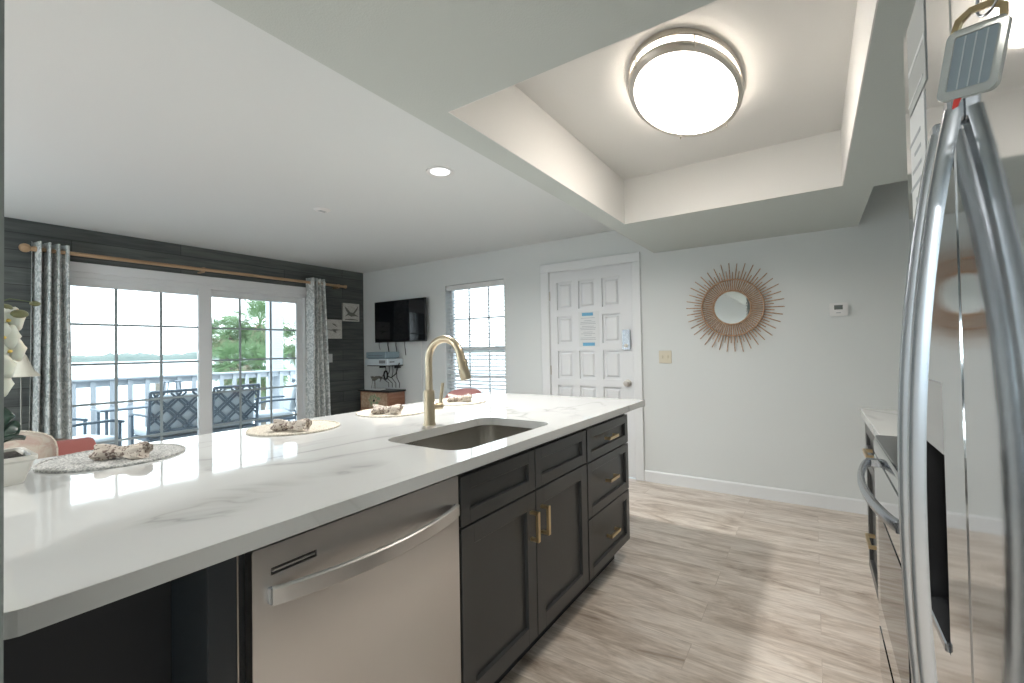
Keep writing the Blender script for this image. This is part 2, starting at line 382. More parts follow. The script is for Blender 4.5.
# ------------------------------------------------------------------ entry door (fifteen raised panels)
def build_door():
    d = bpy.data.objects.new('door_1', None); COL.objects.link(d); d.location = (D+.01, 1.86, 0); d['kind'] = 'structure'
    d['label'] = 'white panelled entry door in white casing'
    x = D+.002
    cols = [(2.220, 2.043), (1.974, 1.792), (1.719, 1.534)]
    zs = [(1.934-.357*k-.285, 1.934-.357*k) for k in range(5)]
    holes = []
    for (a, b) in cols:
        for (z0, z1) in zs: holes.append([(b, z0), (a, z0), (a, z1), (b, z1)])
    m_ = MB().prism([(1.410, .012), (2.302, .012), (2.302, 2.046), (1.410, 2.046)], 0, .022, holes=holes, M=face_x(x))
    m_.box(x+.022, x+.04, 1.410, 2.302, .012, 2.046)
    for (a, b) in cols:
        for (z0, z1) in zs:
            # raised field: frustum
            bm = m_.bm; i0, i1 = .022, .040
            o_ = [bm.verts.new((x+.022, yy, zz)) for yy, zz in ((b+i0, z0+i0), (a-i0, z0+i0), (a-i0, z1-i0), (b+i0, z1-i0))]
            n_ = [bm.verts.new((x+.006, yy, zz)) for yy, zz in ((b+i1, z0+i1), (a-i1, z0+i1), (a-i1, z1-i1), (b+i1, z1-i1))]
            bm.faces.new(n_)
            for k in range(4): bm.faces.new((o_[k], o_[(k+1) % 4], n_[(k+1) % 4], n_[k]))
    m_.out('door_leaf', DOORP, d)
    # smart deadbolt
    lk = MB().prism(rrect(1.435, 1.508, 1.225, 1.415, .012), -.028, 0, M=face_x(x)).out('deadbolt', STEELH, d)
    lk['label'] = 'silver keypad deadbolt'
    MB().box(x-.031, x-.028, 1.447, 1.496, 1.31, 1.395, .001).out('keypad', STEELH, lk)
    MB().cyl((x-.028, 1.472, 1.262), (x-.042, 1.472, 1.262), .018).box(x-.052, x-.042, 1.468, 1.476, 1.247, 1.277).out('thumb_turn', NICKEL, lk)
    kb = MB().lathe([(0.034, 0), (.034, .006), (.012, .010), (.011, .030), (.027, .040), (.029, .052), (.024, .064), (0, .067)], axis='X', c=(x, 1.470, .905)).out('door_knob', NICKEL, d, smooth=True)
    kb['label'] = 'silver round knob'
    for z in (1.80, 1.02, .25):
        MB().box(x-.008, x+.004, 2.298, 2.309, z-.045, z+.045, .001).cyl((x-.007, 2.303, z-.048), (x-.007, 2.303, z+.048), .006, 10).out('hinge', NICKEL, d)
    # notice taped to the door
    nt = thing('paper_notice', 'white printed notice with blue bars taped to the entry door', 'notice', (x-.001, 1.87, 1.45))
    MB().box(x-.0022, x-.0006, 1.750, 1.975, 1.258, 1.612).out('sheet', PAPER, nt)
    MB().box(x-.0034, x-.0022, 1.815, 1.935, 1.570, 1.602).out('blue_bar', BLUEP, nt)
    MB().box(x-.0034, x-.0022, 1.80, 1.930, 1.268, 1.300).out('blue_bar', BLUEP, nt)
    t = MB(); z = 1.55; k = 0
    while z > 1.32:
        wd = [.15, .08, .16, .17, .13, .17, .16, .10][k % 8]
        t.box(x-.0032, x-.0022, 1.872-wd/2, 1.872+wd/2, z-.004, z); z -= .016 if k % 3 else .026; k += 1
    t.out('printed_lines', PAPERG, nt)
build_door()

# ------------------------------------------------------------------ side window with blind
def build_window():
    x0 = D+.085; y0, y1, z0, z1 = 2.895, 3.79, .60, 2.05
    w = MB()
    w.box(x0, x0+.05, y0, y0+.045, z0, z1).box(x0, x0+.05, y1-.045, y1, z0, z1).box(x0, x0+.05, y0+.045, y1-.045, z0, z0+.045).box(x0, x0+.05, y0+.045, y1-.045, z1-.045, z1)
    w.box(x0-.006, x0+.03, y0+.045, y1-.045, 1.235, 1.285)
    for yy in (3.19, 3.49): w.box(x0+.012, x0+.026, yy-.009, yy+.009, z0+.045, 1.235).box(x0+.012, x0+.026, yy-.009, yy+.009, 1.285, z1-.045)
    for zz in (.93, 1.63): w.box(x0+.012, x0+.026, y0+.045, y1-.045, zz-.009, zz+.009)
    w = struct(w.out('window_1', TRIM), 'white sash window behind the blind')
    MB().box(x0+.018, x0+.021, y0+.045, y1-.045, z0+.045, z1-.045).out('glass_pane', GLASS, w)
    MB().box(D-.02, D+.085, y0-.0, y1, z0-.0, z0+.018, .003).out('window_sill', TRIM, w)
    b = thing('window_blind', 'white horizontal slat blind hanging over the side window', 'blind', (D+.045, (y0+y1)/2, 1.98))
    ya, yb = y0+.008, y1-.008
    MB().box(D+.012, D+.066, ya, yb, 1.985, 2.045, .004).out('headrail', WHITEP, b)
    s = MB(); z = .66
    while z < 1.975:
        M = Matrix.Translation((D+.040, 0, z)) @ Matrix.Rotation(math.radians(-14), 4, 'Y')
        s.box(-.024, .024, ya+.004, yb-.004, -.0013, .0013, M=M); z += .043
    s.out('slats', WHITEP, b)
    c = MB()
    for yy in (ya+.12, (ya+yb)/2, yb-.12):
        for dx in (-.026, .026): c.cyl((D+.040+dx, yy, .64), (D+.040+dx, yy, 1.985), .0012, 6)
    c.out('ladder_cord', WHITEP, b)
    MB().box(D+.018, D+.062, ya, yb, .625, .645, .003).out('bottom_rail', WHITEP, b)
build_window()

# ------------------------------------------------------------------ sliding glass door
def build_slider():
    d = bpy.data.objects.new('door_2', None); COL.objects.link(d); d.location = (2.1, YW+.05, 0); d['kind'] = 'structure'
    d['label'] = 'white sliding glass door with grids onto the deck'
    y = YW
    f = MB()   # outer frame and casing
    f.box(SX0, SX0+.05, y-.0, y+.13, 0.02, SZT).box(SX1-.05, SX1, y, y+.13, .02, SZT).box(SX0+.05, SX1-.05, y, y+.13, SZT-.05, SZT).box(SX0, SX1, y, y+.13, .0, .02)
    f.out('frame', TRIM, d)
    MB().box(SX0-.08, SX1+.075, y-.02, y, SZT-.002, 2.082, .003).box(SX0-.08, SX0+.002, y-.02, y, 0, SZT-.002, .003).box(SX1-.002, SX1+.075, y-.02, y, 0, SZT-.002, .003).out('casing', TRIM, d)
    def panel(x0, x1, gx0, gx1, gz1, yy, mull, rows):
        p = MB()
        p.box(x0, gx0, yy, yy+.035, .03, SZT-.05, .002).box(gx1, x1, yy, yy+.035, .03, SZT-.05, .002)
        p.box(gx0, gx1, yy, yy+.035, .03, .16, .002).box(gx0, gx1, yy, yy+.035, gz1, SZT-.05, .002)
        p = p.out('sliding_panel', TRIM, d)
        MB().box(gx0, gx1, yy+.015, yy+.019, .16, gz1).out('glass_pane', GLASS, p)
        g = MB()
        for mx_ in mull: g.box(mx_-.0115, mx_+.0115, yy+.008, yy+.015, .16, gz1)
        for z in rows: g.box(gx0, gx1, yy+.0085, yy+.0145, z-.010, z+.010)
        g.out('muntin_grid', GRID, p)
    panel(1.035, 2.115, 1.062, 2.059, 1.875, y+.012, (1.389, 1.737), (1.536, 1.176, .815, .460))
    panel(2.120, 3.25, 2.208, 3.172, 1.877, y+.06, (2.500, 2.850), (1.534, 1.180, .828, .470))
    MB().box(2.060, 2.178, y+.002, y+.011, .03, SZT-.05, .002).box(2.118, 2.178, y+.011, y+.059, .03, SZT-.05).out('meeting_stile', TRIM, d)
GRID = mat('grey_grid', (.34, .40, .42), .4)
build_slider()

# curtain rod and curtains
YC = 5.26
r_ = thing('curtain_rod', 'long wooden curtain rod with ball finial above the sliding door', 'curtain rod', (2.3, YC, 2.14))
MB().cyl((.84, YC, 2.135), (3.745, YC, 2.135), .0165, 20).out('pole', RODW, r_, smooth=True)
MB().ball((.785, YC, 2.135), .036).cyl((.815, YC, 2.135), (.86, YC, 2.135), .020, 20, .024).out('finial', RODW, r_, smooth=True)
MB().cyl((3.745, YC, 2.135), (3.775, YC, 2.135), .022, 20, .024).out('finial', RODW, r_, smooth=True)
for x in (.86, 2.06, 3.66): MB().box(x-.01, x+.01, YC-.005, YW, 2.105, 2.12).lathe([(.019, -.012), (.023, -.012), (.023, .012), (.019, .012)], M=Matrix.Translation((x, YC, 2.135)) @ Matrix.Rotation(PI/2, 4, 'Y'), seg=20).out('bracket', RODW, r_)
def curtain(x0, x1, folds, label, xb0=None, xb1=None, ph=0):
    xb0 = x0 if xb0 is None else xb0; xb1 = x1 if xb1 is None else xb1
    t = thing('curtain', label, 'curtain', ((x0+x1)/2, YC, 0), 'patterned curtains at the sliding door')
    bm = MB(); n = folds*14; nz = 26; G = []
    for j in range(nz+1):
        z = .03+(2.195-.03)*j/nz; row = []; q = 1-j/nz
        for i in range(n+1):
            s = i/n; a = (x0+(x1-x0)*s)*(1-q)+(xb0+(xb1-xb0)*s)*q
            am = .052+.018*math.sin(5*s+ph)+.010*q*math.sin(9*s+3*q)
            row.append(bm.bm.verts.new((a+.006*q*math.sin(6*s+4*q+ph), YC+am*math.sin(2*PI*folds*s+ph+.5*q*math.sin(4*s)), z)))
        G.append(row)
    for j in range(nz):
        for i in range(n): bm.bm.faces.new((G[j][i], G[j][i+1], G[j+1][i+1], G[j+1][i]))
    o = bm.out('panel', CURT, t, smooth=True, angle=180)
    sm_ = o.modifiers.new('s', 'SOLIDIFY'); sm_.thickness = .002
    for k in range(folds*2):
        s = (k*.5+(.0 if ph == 0 else .5-ph/(2*PI)))/folds
        if 0 < s < 1:
            x = x0+(x1-x0)*s
            MB().lathe([(.020, -.004), (.028, -.004), (.028, .004), (.020, .004)], M=Matrix.Translation((x, YC, 2.14)) @ Matrix.Rotation(PI/2, 4, 'Y') @ Matrix.Rotation(.5*(-1)**k, 4, 'X'), seg=16).out('grommet', NICKEL, t)
curtain(.822, 1.045, 4, 'grey patterned curtain gathered at the left end of the rod', .80, 1.06)
curtain(3.235, 3.455, 4, 'grey patterned curtain gathered at the right end of the rod, beside the bird pictures', 3.22, 3.55, ph=1.2)

# ------------------------------------------------------------------ deck and outside
DZ = -.10; YRL = 7.6
dk = MB()
for k in range(17): dk.box(-2.5, 7.2, YW+.14+.145*k, YW+.14+.145*k+.139, DZ-.04, DZ, .003)
struct(dk.out('deck_floor', DECKW), 'painted boards of the deck outside')
rl = thing('deck_railing', 'white painted deck railing with square balusters', 'railing', (2.3, YRL, DZ))
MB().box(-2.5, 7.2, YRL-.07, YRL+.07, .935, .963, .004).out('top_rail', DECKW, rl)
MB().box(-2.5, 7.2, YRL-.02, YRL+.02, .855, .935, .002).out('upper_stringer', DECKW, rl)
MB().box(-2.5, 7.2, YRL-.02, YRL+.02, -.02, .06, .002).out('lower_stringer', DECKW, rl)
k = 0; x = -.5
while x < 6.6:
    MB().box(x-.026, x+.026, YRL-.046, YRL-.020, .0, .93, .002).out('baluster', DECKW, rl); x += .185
ps = thing('porch_post', 'tall white square porch post standing at the deck railing', 'post', (4.13, YRL+.17, DZ-3))
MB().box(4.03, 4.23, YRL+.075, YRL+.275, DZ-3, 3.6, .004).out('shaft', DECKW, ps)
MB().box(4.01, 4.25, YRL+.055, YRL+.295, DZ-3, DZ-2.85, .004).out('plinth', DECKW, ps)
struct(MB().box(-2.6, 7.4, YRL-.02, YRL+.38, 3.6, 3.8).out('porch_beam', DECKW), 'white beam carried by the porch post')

def lounge(name, label, loc, rz, group):
    t = thing(name, label, 'chair', loc, group)
    f = MB(); w = .27
    a = lambda z: -.26-.16*(z-.42)          # lean of the back
    for sx in (-1, 1): f.cyl((sx*w, a(.40), .40), (sx*w, a(.93), .93), .016, 10)
    f.cyl((-w, a(.93), .93), (w, a(.93), .93), .018, 10); f.cyl((-w, a(.47), .47), (w, a(.47), .47), .014, 10)
    f.out('back_frame', CHF, t, local=True, smooth=True)
    l = MB(); bz0, bz1 = .49, .91
    def seg(u0, v0, u1, v1):
        p = [Vector((w*2*(u-.5), a(bz0+(bz1-bz0)*v), bz0+(bz1-bz0)*v)) for u, v in ((u0, v0), (u1, v1))]
        l.sweep(p, 1, prof=[(.011, .004), (-.011, .004), (-.011, -.004), (.011, -.004)], upv=(.3, 0, 1))
    # interlocking diagonal lattice
    for q in (-.55, -.15, .25, .65):
        for o_ in (-.045, .045):
            s0 = q+o_
            pts = [(s0+t_*.75, t_) for t_ in (0, 1)]
            u0, v0, u1, v1 = pts[0][0], 0, pts[1][0], 1
            if u0 < 0: v0 = -u0/.75; u0 = 0
            if u1 > 1: v1 = 1-(u1-1)/.75; u1 = 1
            if u1 > u0: seg(u0, v0, u1, v1); seg(1-u0, v0, 1-u1, v1)
    l.out('lattice', CHF, t, local=True)
    f = MB()
    f.box(-w, w, -.26, .26, .36, .40, .01)
    f.out('seat_frame', CHF, t, local=True)
    MB().box(-w+.01, w-.01, -.22, .26, .40, .48, .03, 3).out('seat_cushion', CUSH, t, local=True, smooth=True)
    c = MB().box(-w+.02, w-.02, 0, .07, 0, .42, .03, 3, M=Matrix.Translation((0, -.245, .47)) @ Matrix.Rotation(.16, 4, 'X')).out('back_cushion', CUSH, t, local=True, smooth=True)
    for sx in (-1, 1):
        MB().sweep([(sx*w, -.28, .66), (sx*w*1.08, -.1, .665), (sx*w*1.08, .15, .66), (sx*w*1.05, .27, .63)], .016, 10).out('armrest', CHF, t, local=True, smooth=True)
        MB().cyl((sx*w, .24, 0), (sx*w, .24, .655), .015, 10).out('leg', CHF, t, local=True)
        MB().cyl((sx*w, -.30, 0), (sx*w, -.26, .42), .015, 10).out('leg', CHF, t, local=True)
    t.rotation_euler = (0, 0, rz); return t
G1 = 'lattice back chairs on the deck'
ch = lounge('patio_chair', 'dark lattice back patio chair seen from behind, left of the door stile', (2.15, 6.50, DZ), 0, G1)
dup(ch, (2.80, 6.52, DZ), 'dark lattice back patio chair seen from behind, right of the door stile')
dup(ch, (1.33, 6.45, DZ), 'patio chair with pale cushion turned sideways at the left of the deck', rz=-1.25)
dup(ch, (3.55, 6.75, DZ), 'patio chair turned sideways in front of the porch post', rz=1.25)
tb = thing('patio_table', 'low dark metal patio table between the deck chairs', 'table', (2.35, 7.15, DZ))
MB().box(1.65, 3.05, 6.98, 7.42, DZ+.68, DZ+.71, .008).out('tabletop', TABLEG, tb)
for x in (1.72, 2.98):
    for y in (7.04, 7.36): MB().cyl((x, y, DZ), (x, y, DZ+.68), .018, 10).out('leg', TABLEG, tb)
lt = thing('lantern', 'small square metal lantern standing on the patio table', 'lantern', (2.42, 7.15, DZ+.71))
lm = MB()
for sx in (-1, 1):
    for sy in (-1, 1): lm.cyl((2.42+sx*.09, 7.15+sy*.09, DZ+.71), (2.42+sx*.065, 7.15+sy*.065, DZ+.98), .008, 8)
lm.box(2.32, 2.52, 7.05, 7.25, DZ+.71, DZ+.725); lm.out('frame', TABLEG, lt)
MB().box(2.345, 2.495, 7.075, 7.225, DZ+.98, DZ+1.0, .004).lathe([(.03, 0), (.034, .0), (.034, .008), (.03, .008)], c=(2.42, 7.15, DZ+1.0), seg=16).out('cap', TABLEG, lt)
MB().cyl((2.42, 7.15, DZ+.725), (2.42, 7.15, DZ+.86), .035, 20, bev=.004).out('candle', WHITEP, lt)

# palm
PALML = mat('pale_palm_leaf', (.20, .30, .15), .55)
def palm(x, y, zc, label, sc=1):
    t = thing('cabbage_palm', label, 'palm tree', (x, y, -3.2))
    rnd = random.Random(label)
    MB().sweep([(x, y, -3.2), (x+.05, y, -1.5), (x-.03, y+.05, zc-.9), (x, y, zc-.1)], [.12, .10, .10, .13], 14).out('trunk', BARK, t, smooth=True)
    def crown(n, e0, e1, L0, L1, m_, nm):
        bm = MB()
        for k in range(n):
            az = k*2.39996+rnd.random()*.4; el = e0+(e1-e0)*rnd.random(); L = (L0+(L1-L0)*rnd.random())*sc
            d = Vector((math.cos(az)*math.cos(el), math.sin(az)*math.cos(el), math.sin(el)))
            p0 = Vector((x, y, zc))+Vector((0, 0, rnd.uniform(-.25, .1)*sc)); p1 = p0+d*L*.45; p2 = p1+(d+Vector((0, 0, -.25))).normalized()*L*.12
            bm.sweep([p0, p1, p2], [.012, .008, .005], 5)
            d2 = (d+Vector((0, 0, -.30))).normalized(); side = d2.cross(Vector((0, 0, 1))).normalized(); nn = side.cross(d2)
            tw = rnd.uniform(-.9, .9); side, nn = side*math.cos(tw)+nn*math.sin(tw), nn*math.cos(tw)-side*math.sin(tw)
            for q in range(34):
                a = math.radians(-105+210*q/33+rnd.uniform(-3, 3)); ll = L*.60*(.70+.30*math.cos(a))*rnd.uniform(.8, 1.08)
                dd = (d2*math.cos(a)+side*math.sin(a)+nn*.30*abs(math.sin(a))).normalized()
                wv = dd.cross(nn).normalized()*.0085*sc
                mid = p2+dd*ll*.5; mid2 = p2+dd*ll*.8+Vector((0, 0, -.03*ll)); tip = p2+dd*ll+Vector((0, 0, -.16*ll))
                V = [bm.bm.verts.new(v_) for v_ in (p2, mid+wv, mid2+wv*.6, tip, mid2-wv*.6, mid-wv)]
                bm.bm.faces.new(V)
        bm.out(nm, m_, t)
    crown(36, -.1, 1.35, .95, 1.25, PALMG, 'fronds')
    crown(44, -1.2, -.1, .85, 1.15, PALML, 'lower_fronds')
    crown(16, -1.35, -.5, .7, 1.0, PALMD, 'dead_fronds')
palm(5.60, 11.2, 1.95, 'tall fan palm with green fronds growing beyond the deck railing, left of the porch post', .66)
palm(4.85, 11.2, 1.72, 'fan palm at the left of the group beyond the railing, next to the door stile', .50)
palm(6.75, 11.3, 1.55, 'fan palm growing beyond the railing, right of the porch post', .60)
palm(5.25, 10.4, .85, 'low fan palm growing directly behind the deck railing balusters', .60)

palm(4.72, 10.5, 1.05, 'low fan palm behind the railing beside the door stile', .50)
struct(MB().box(-1500, 1500, 9.2, 1500, -3.3, -3.2).box(-1500, 1500, -1500, 9.2, -3.3, -3.2).out('bay_water', SEA), 'pale bay water')
def treeline():
    bm = bmesh.new(); rnd = random.Random(3); n = 420
    prof = []
    h = 6
    for i in range(n+1):
        h += rnd.uniform(-.9, .9); h = min(9.5, max(4.5, h)); prof.append(h+rnd.uniform(-.5, .5))
    rows = []
    for j, (dy, s) in enumerate(((0, 0), (2, .55), (8, .9), (20, 1), (34, .8), (50, 0))):
        row = []
        for i in range(n+1):
            x = -350+1000*i/n; y = 470-.12*x+dy+5*math.sin(i*.3)
            row.append(bm.verts.new((x, y, -3.2+prof[i]*s*(1+.12*math.sin(i*1.7+j*2)))))
        rows.append(row)
    for A, B in zip(rows, rows[1:]):
        for i in range(n): bm.faces.new((A[i], A[i+1], B[i+1], B[i]))
    q = MB(); q.bm.free(); q.bm = bm
    return q.out('distant_treeline', TREES, smooth=True)
tl = treeline(); tag(tl, 'low green line of trees on the far shore across the water', 'trees'); tl['kind'] = 'stuff'
for (x, y, lb) in ((9.5, 30, 'weathered piling standing in the bay, seen through the left pane column'), (19.0, 32.5, 'weathered piling standing in the bay, seen just left of the door stile')):
    t = thing('water_piling', lb, 'piling', (x, y, -3.6), 'pilings in the bay')
    MB().cyl((x, y, -3.6), (x, y, -.15), .16, 12, .13).out('pile', BARK, t, smooth=True)
    MB().cyl((x, y, -.15), (x, y, .12), .15, 12, .02).out('pile_cap', TREES, t, smooth=True)

# ------------------------------------------------------------------ island: worktop, sink, faucet
sx0, sx1, sy0, sy1 = 1.12, 1.775, .975, 1.365
wt = MB().prism([(.10+.035*(1-math.cos(a)), .885+.035*(1-math.sin(a))) for a in [k*PI/2/6 for k in range(7)]][::1] + [(2.80, .885), (2.80, 2.13), (.10, 2.13)], CT-.036, CT,
    holes=[rrect(sx0, sx1, sy0, sy1, .075)])
wt = wt.out('island_worktop', QUARTZ)
bv = wt.modifiers.new('b', 'BEVEL'); bv.width = .0025; bv.segments = 2; bv.limit_method = 'ANGLE'; bv.angle_limit = math.radians(50)
tag(wt, 'long white veined quartz worktop on the island', 'countertop')

def sink():
    t = thing('kitchen_sink', 'stainless steel undermount sink set in the island worktop', 'sink', ((sx0+sx1)/2, (sy0+sy1)/2, .66))
    m_ = MB(); e = -.004; rings = []
    spec = [(-.02, CT-.037, .09), (e, CT-.037, .079), (e, .73, .075), (.010, .70, .065), (.035, .69, .045)]
    for ins, z, r in spec:
        rings.append([m_.bm.verts.new((px, py, z)) for px, py in rrect(sx0+ins, sx1-ins, sy0+ins, sy1-ins, r, 8)])
    for A, B in zip(rings, rings[1:]):
        n = len(A)
        for i in range(n): m_.bm.faces.new((A[i], A[(i+1) % n], B[(i+1) % n], B[i]))
    m_.bm.faces.new(rings[-1])
    o = m_.out('basin', mat('sink_steel', (.46, .445, .415), .24, 1), t, smooth=True, angle=50); sd = o.modifiers.new('s', 'SOLIDIFY'); sd.thickness = .0015; sd.offset = 1
    MB().lathe([(.055, .0), (.055, .003), (.040, .003), (.036, -.004), (0, -.004)], c=((sx0+sx1)/2, (sy0+sy1)/2, .692), seg=32).out('drain', NICKEL, t, smooth=True)
sink()

def faucet():
    x, y = 1.460, 1.440
    t = thing('kitchen_faucet', 'tall brushed gold gooseneck faucet behind the sink', 'faucet', (x, y, CT))
    MB().lathe([(0, 0), (.029, 0), (.029, .006), (.0255, .012), (.0245, .150), (.0215, .156), (0, .156)], c=(x, y, CT), seg=32).out('base', CHAMP, t, smooth=True)
    R = .095; zt = 1.204; pts = [(x, y, CT+.15), (x, y, zt-.1)]
    for k in range(0, 19):
        a = math.radians(180-k*165/18); pts.append((x, y-R-R*math.cos(a), zt+R*math.sin(a)))
    MB().sweep(pts, .0165, 20).out('spout', CHAMP, t, smooth=True)
    e = Vector(pts[-1]); d = (Vector(pts[-1])-Vector(pts[-2])).normalized(); d = (d+Vector((0, .06, 0))).normalized()
    hd = MB().sweep([e-d*.012, e+d*.0, e+d*.01, e+d*.06, e+d*.105, e+d*.11], [.0175, .0178, .0185, .022, .0235, .021], 20).out('spray_head', CHAMP, t, smooth=True)
    n = Vector((0, -d.z, d.y)); n = -n if n.y > 0 else n
    MB().ball(e+d*.045+n*.022, .008, (1, .6, 2)).out('spray_button', CHAMP, hd, smooth=True)
    # side lever on the +x side
    MB().cyl((x+.018, y-.004, CT+.082), (x+.064, y-.018, CT+.082), .0165, 20, bev=.002).out('lever_hub', CHAMP, t, smooth=True)
    MB().sweep([(x+.056, y-.016, CT+.086), (x+.060, y-.018, CT+.13), (x+.068, y-.02, CT+.185)], [.008, .0085, .0075], 12).out('lever', CHAMP, t, smooth=True)
faucet()

# ------------------------------------------------------------------ island cabinets
YF = .92
def shaker(m_, x0, x1, z0, z1, yf, rail=.055, sgn=1):
    """frame and recessed panel facing -y (sgn=1) or +y (sgn=-1), front plane at yf"""
    def b(xa, xb, za, zb, d0, d1, bev=.0015):
        ya, yb = yf+sgn*d0, yf+sgn*d1
        m_.box(xa, xb, min(ya, yb), max(ya, yb), za, zb, bev)
    b(x0, x0+rail, z0, z1, 0, .02, .0012); b(x1-rail, x1, z0, z1, 0, .02, .0012)
    b(x0+rail-.0005, x1-rail+.0005, z0, z0+rail, 0, .02, .0012); b(x0+rail-.0005, x1-rail+.0005, z1-rail, z1, 0, .02, .0012)
    b(x0+rail, x1-rail, z0+rail, z1-rail, .015, .02, 0)
def pull(parent, p0, p1, out, mt=BRASS):
    """square bar pull between p0 and p1 on a face, standing out along vector out"""
    p0, p1, out = Vector(p0), Vector(p1), Vector(out); m_ = MB(); d = (p1-p0).normalized()
    pr = [(.0055, .0075), (-.0055, .0075), (-.0055, -.0075), (.0055, -.0075)]
    m_.sweep([p0+out-d*.006, p1+out+d*.006], 1, prof=pr, upv=out)
    for p in (p0, p1): m_.sweep([p, p+out*.99], 1, prof=pr, upv=d)
    return m_.out('pull_handle', mt, parent)

c1 = thing('sink_cabinet', 'charcoal shaker sink base cabinet with two doors, right of the dishwasher', 'cabinet', (1.53, YF, 0))
MB().box(1.062, 1.995, YF+.02, 1.60, .115, .64).box(1.062, 1.080, YF+.02, 1.60, .64, .873).box(1.978, 1.995, YF+.02, 1.60, .64, .873).box(1.08, 1.978, YF+.02, YF+.035, .64, .873).box(1.08, 1.978, 1.585, 1.60, .64, .873).out('body', CHAR, c1)
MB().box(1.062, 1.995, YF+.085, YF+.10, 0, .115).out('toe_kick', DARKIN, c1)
for (a, b) in ((1.066, 1.510), (1.516, 1.990)):
    q = MB(); shaker(q, a, b, .695, .851, YF, .045); q.out('false_front', CHAR, c1)
    q = MB(); shaker(q, a, b, .122, .688, YF, .062); q = q.out('door', CHAR, c1)
    px = b-.035 if a < 1.2 else a+.040
    pull(q, (px, YF, .515), (px, YF, .617), (0, -.032, 0))
c2 = thing('drawer_cabinet', 'charcoal shaker cabinet with three drawers at the far end of the island', 'cabinet', (2.29, YF, 0))
MB().box(1.998, 2.575, YF+.02, 1.60, .115, .873).out('body', CHAR, c2)
MB().box(1.998, 2.535, YF+.085, YF+.10, 0, .115).out('toe_kick', DARKIN, c2)
for (z0, z1, pz) in ((.690, .851, .772), (.418, .683, .552), (.122, .411, .262)):
    q = MB(); shaker(q, 2.003, 2.572, z0, z1, YF, .045); q = q.out('drawer', CHAR, c2)
    pull(q, (2.225, YF, pz), (2.335, YF, pz), (0, -.028, 0))
c3 = thing('end_cabinet', 'cabinet panel coloured near black for shade under the near end of the island worktop', 'cabinet', (.26, YF, 0))
MB().box(.105, .362, YF+.16, 1.60, 0, .873).out('body', DARKIN, c3)  # near black body: the unlit space under the worktop, painted in
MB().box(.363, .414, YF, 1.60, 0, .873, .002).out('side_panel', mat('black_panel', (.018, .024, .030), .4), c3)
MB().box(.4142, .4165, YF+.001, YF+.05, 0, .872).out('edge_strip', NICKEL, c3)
c4 = thing('island_back_panel', 'charcoal panel closing the seating side of the island', 'panel', (1.3, 1.62, 0))
MB().box(.105, 2.575, 1.602, 1.63, 0, .873, .002).out('back_panel', CHAR, c4)
for x in (.5, 1.3, 2.1): MB().prism([(0, 0), (.30, 0), (.30, -.03), (.03, -.30), (0, -.30)], x-.02, x+.02, M=Matrix(((0, 0, 1, 0), (1, 0, 0, 1.63), (0, 1, 0, .873), (0, 0, 0, 1)))).out('bracket', CHAR, c4)

# dishwasher
def dishwasher():
    t = thing('dishwasher', 'stainless steel dishwasher with a bowed bar handle built into the island', 'dishwasher', (.75, YF, 0))
    MB().box(.430, 1.056, YF+.03, 1.50, .10, .868).out('tub', DARKIN, t)
    MB().prism(rrect(.441, 1.053, .12, .860, .006), 0, .028, holes=[rrect(.478, .578, .800, .8145, .001)], M=face_y(YF)).out('door', STEEL, t)
    MB().box(.476, .580, YF+.006, YF+.020, .798, .816).out('vent', BLACK, t)
    MB().box(.481, .575, YF+.0005, YF+.006, .8050, .8095).out('vent_slat', STEEL, t)
    MB().box(.441, 1.053, YF+.06, YF+.08, 0, .115).out('toe_kick', DARKIN, t)
    # bowed handle
    n = 24; pts = []
    for k in range(n+1):
        s = k/n; x = .474+(1.034-.474)*s; pts.append((x, YF-.012-.046*math.sin(PI*s)**.8, .763))
    h = .0185; d = .007
    MB().sweep(pts, 1, prof=[(h-.003, d), (h, d-.003), (h, -d+.003), (h-.003, -d), (-h+.003, -d), (-h, -d+.003), (-h, d-.003), (-h+.003, d)], upv=(0, 0, 1)).out('handle', STEEL, t, smooth=True, angle=30)
    for x in (.474, 1.034): MB().box(x-.004, x+.006, YF-.014, YF, .747, .779, .001).out('handle_mount', STEELH, t)
dishwasher()

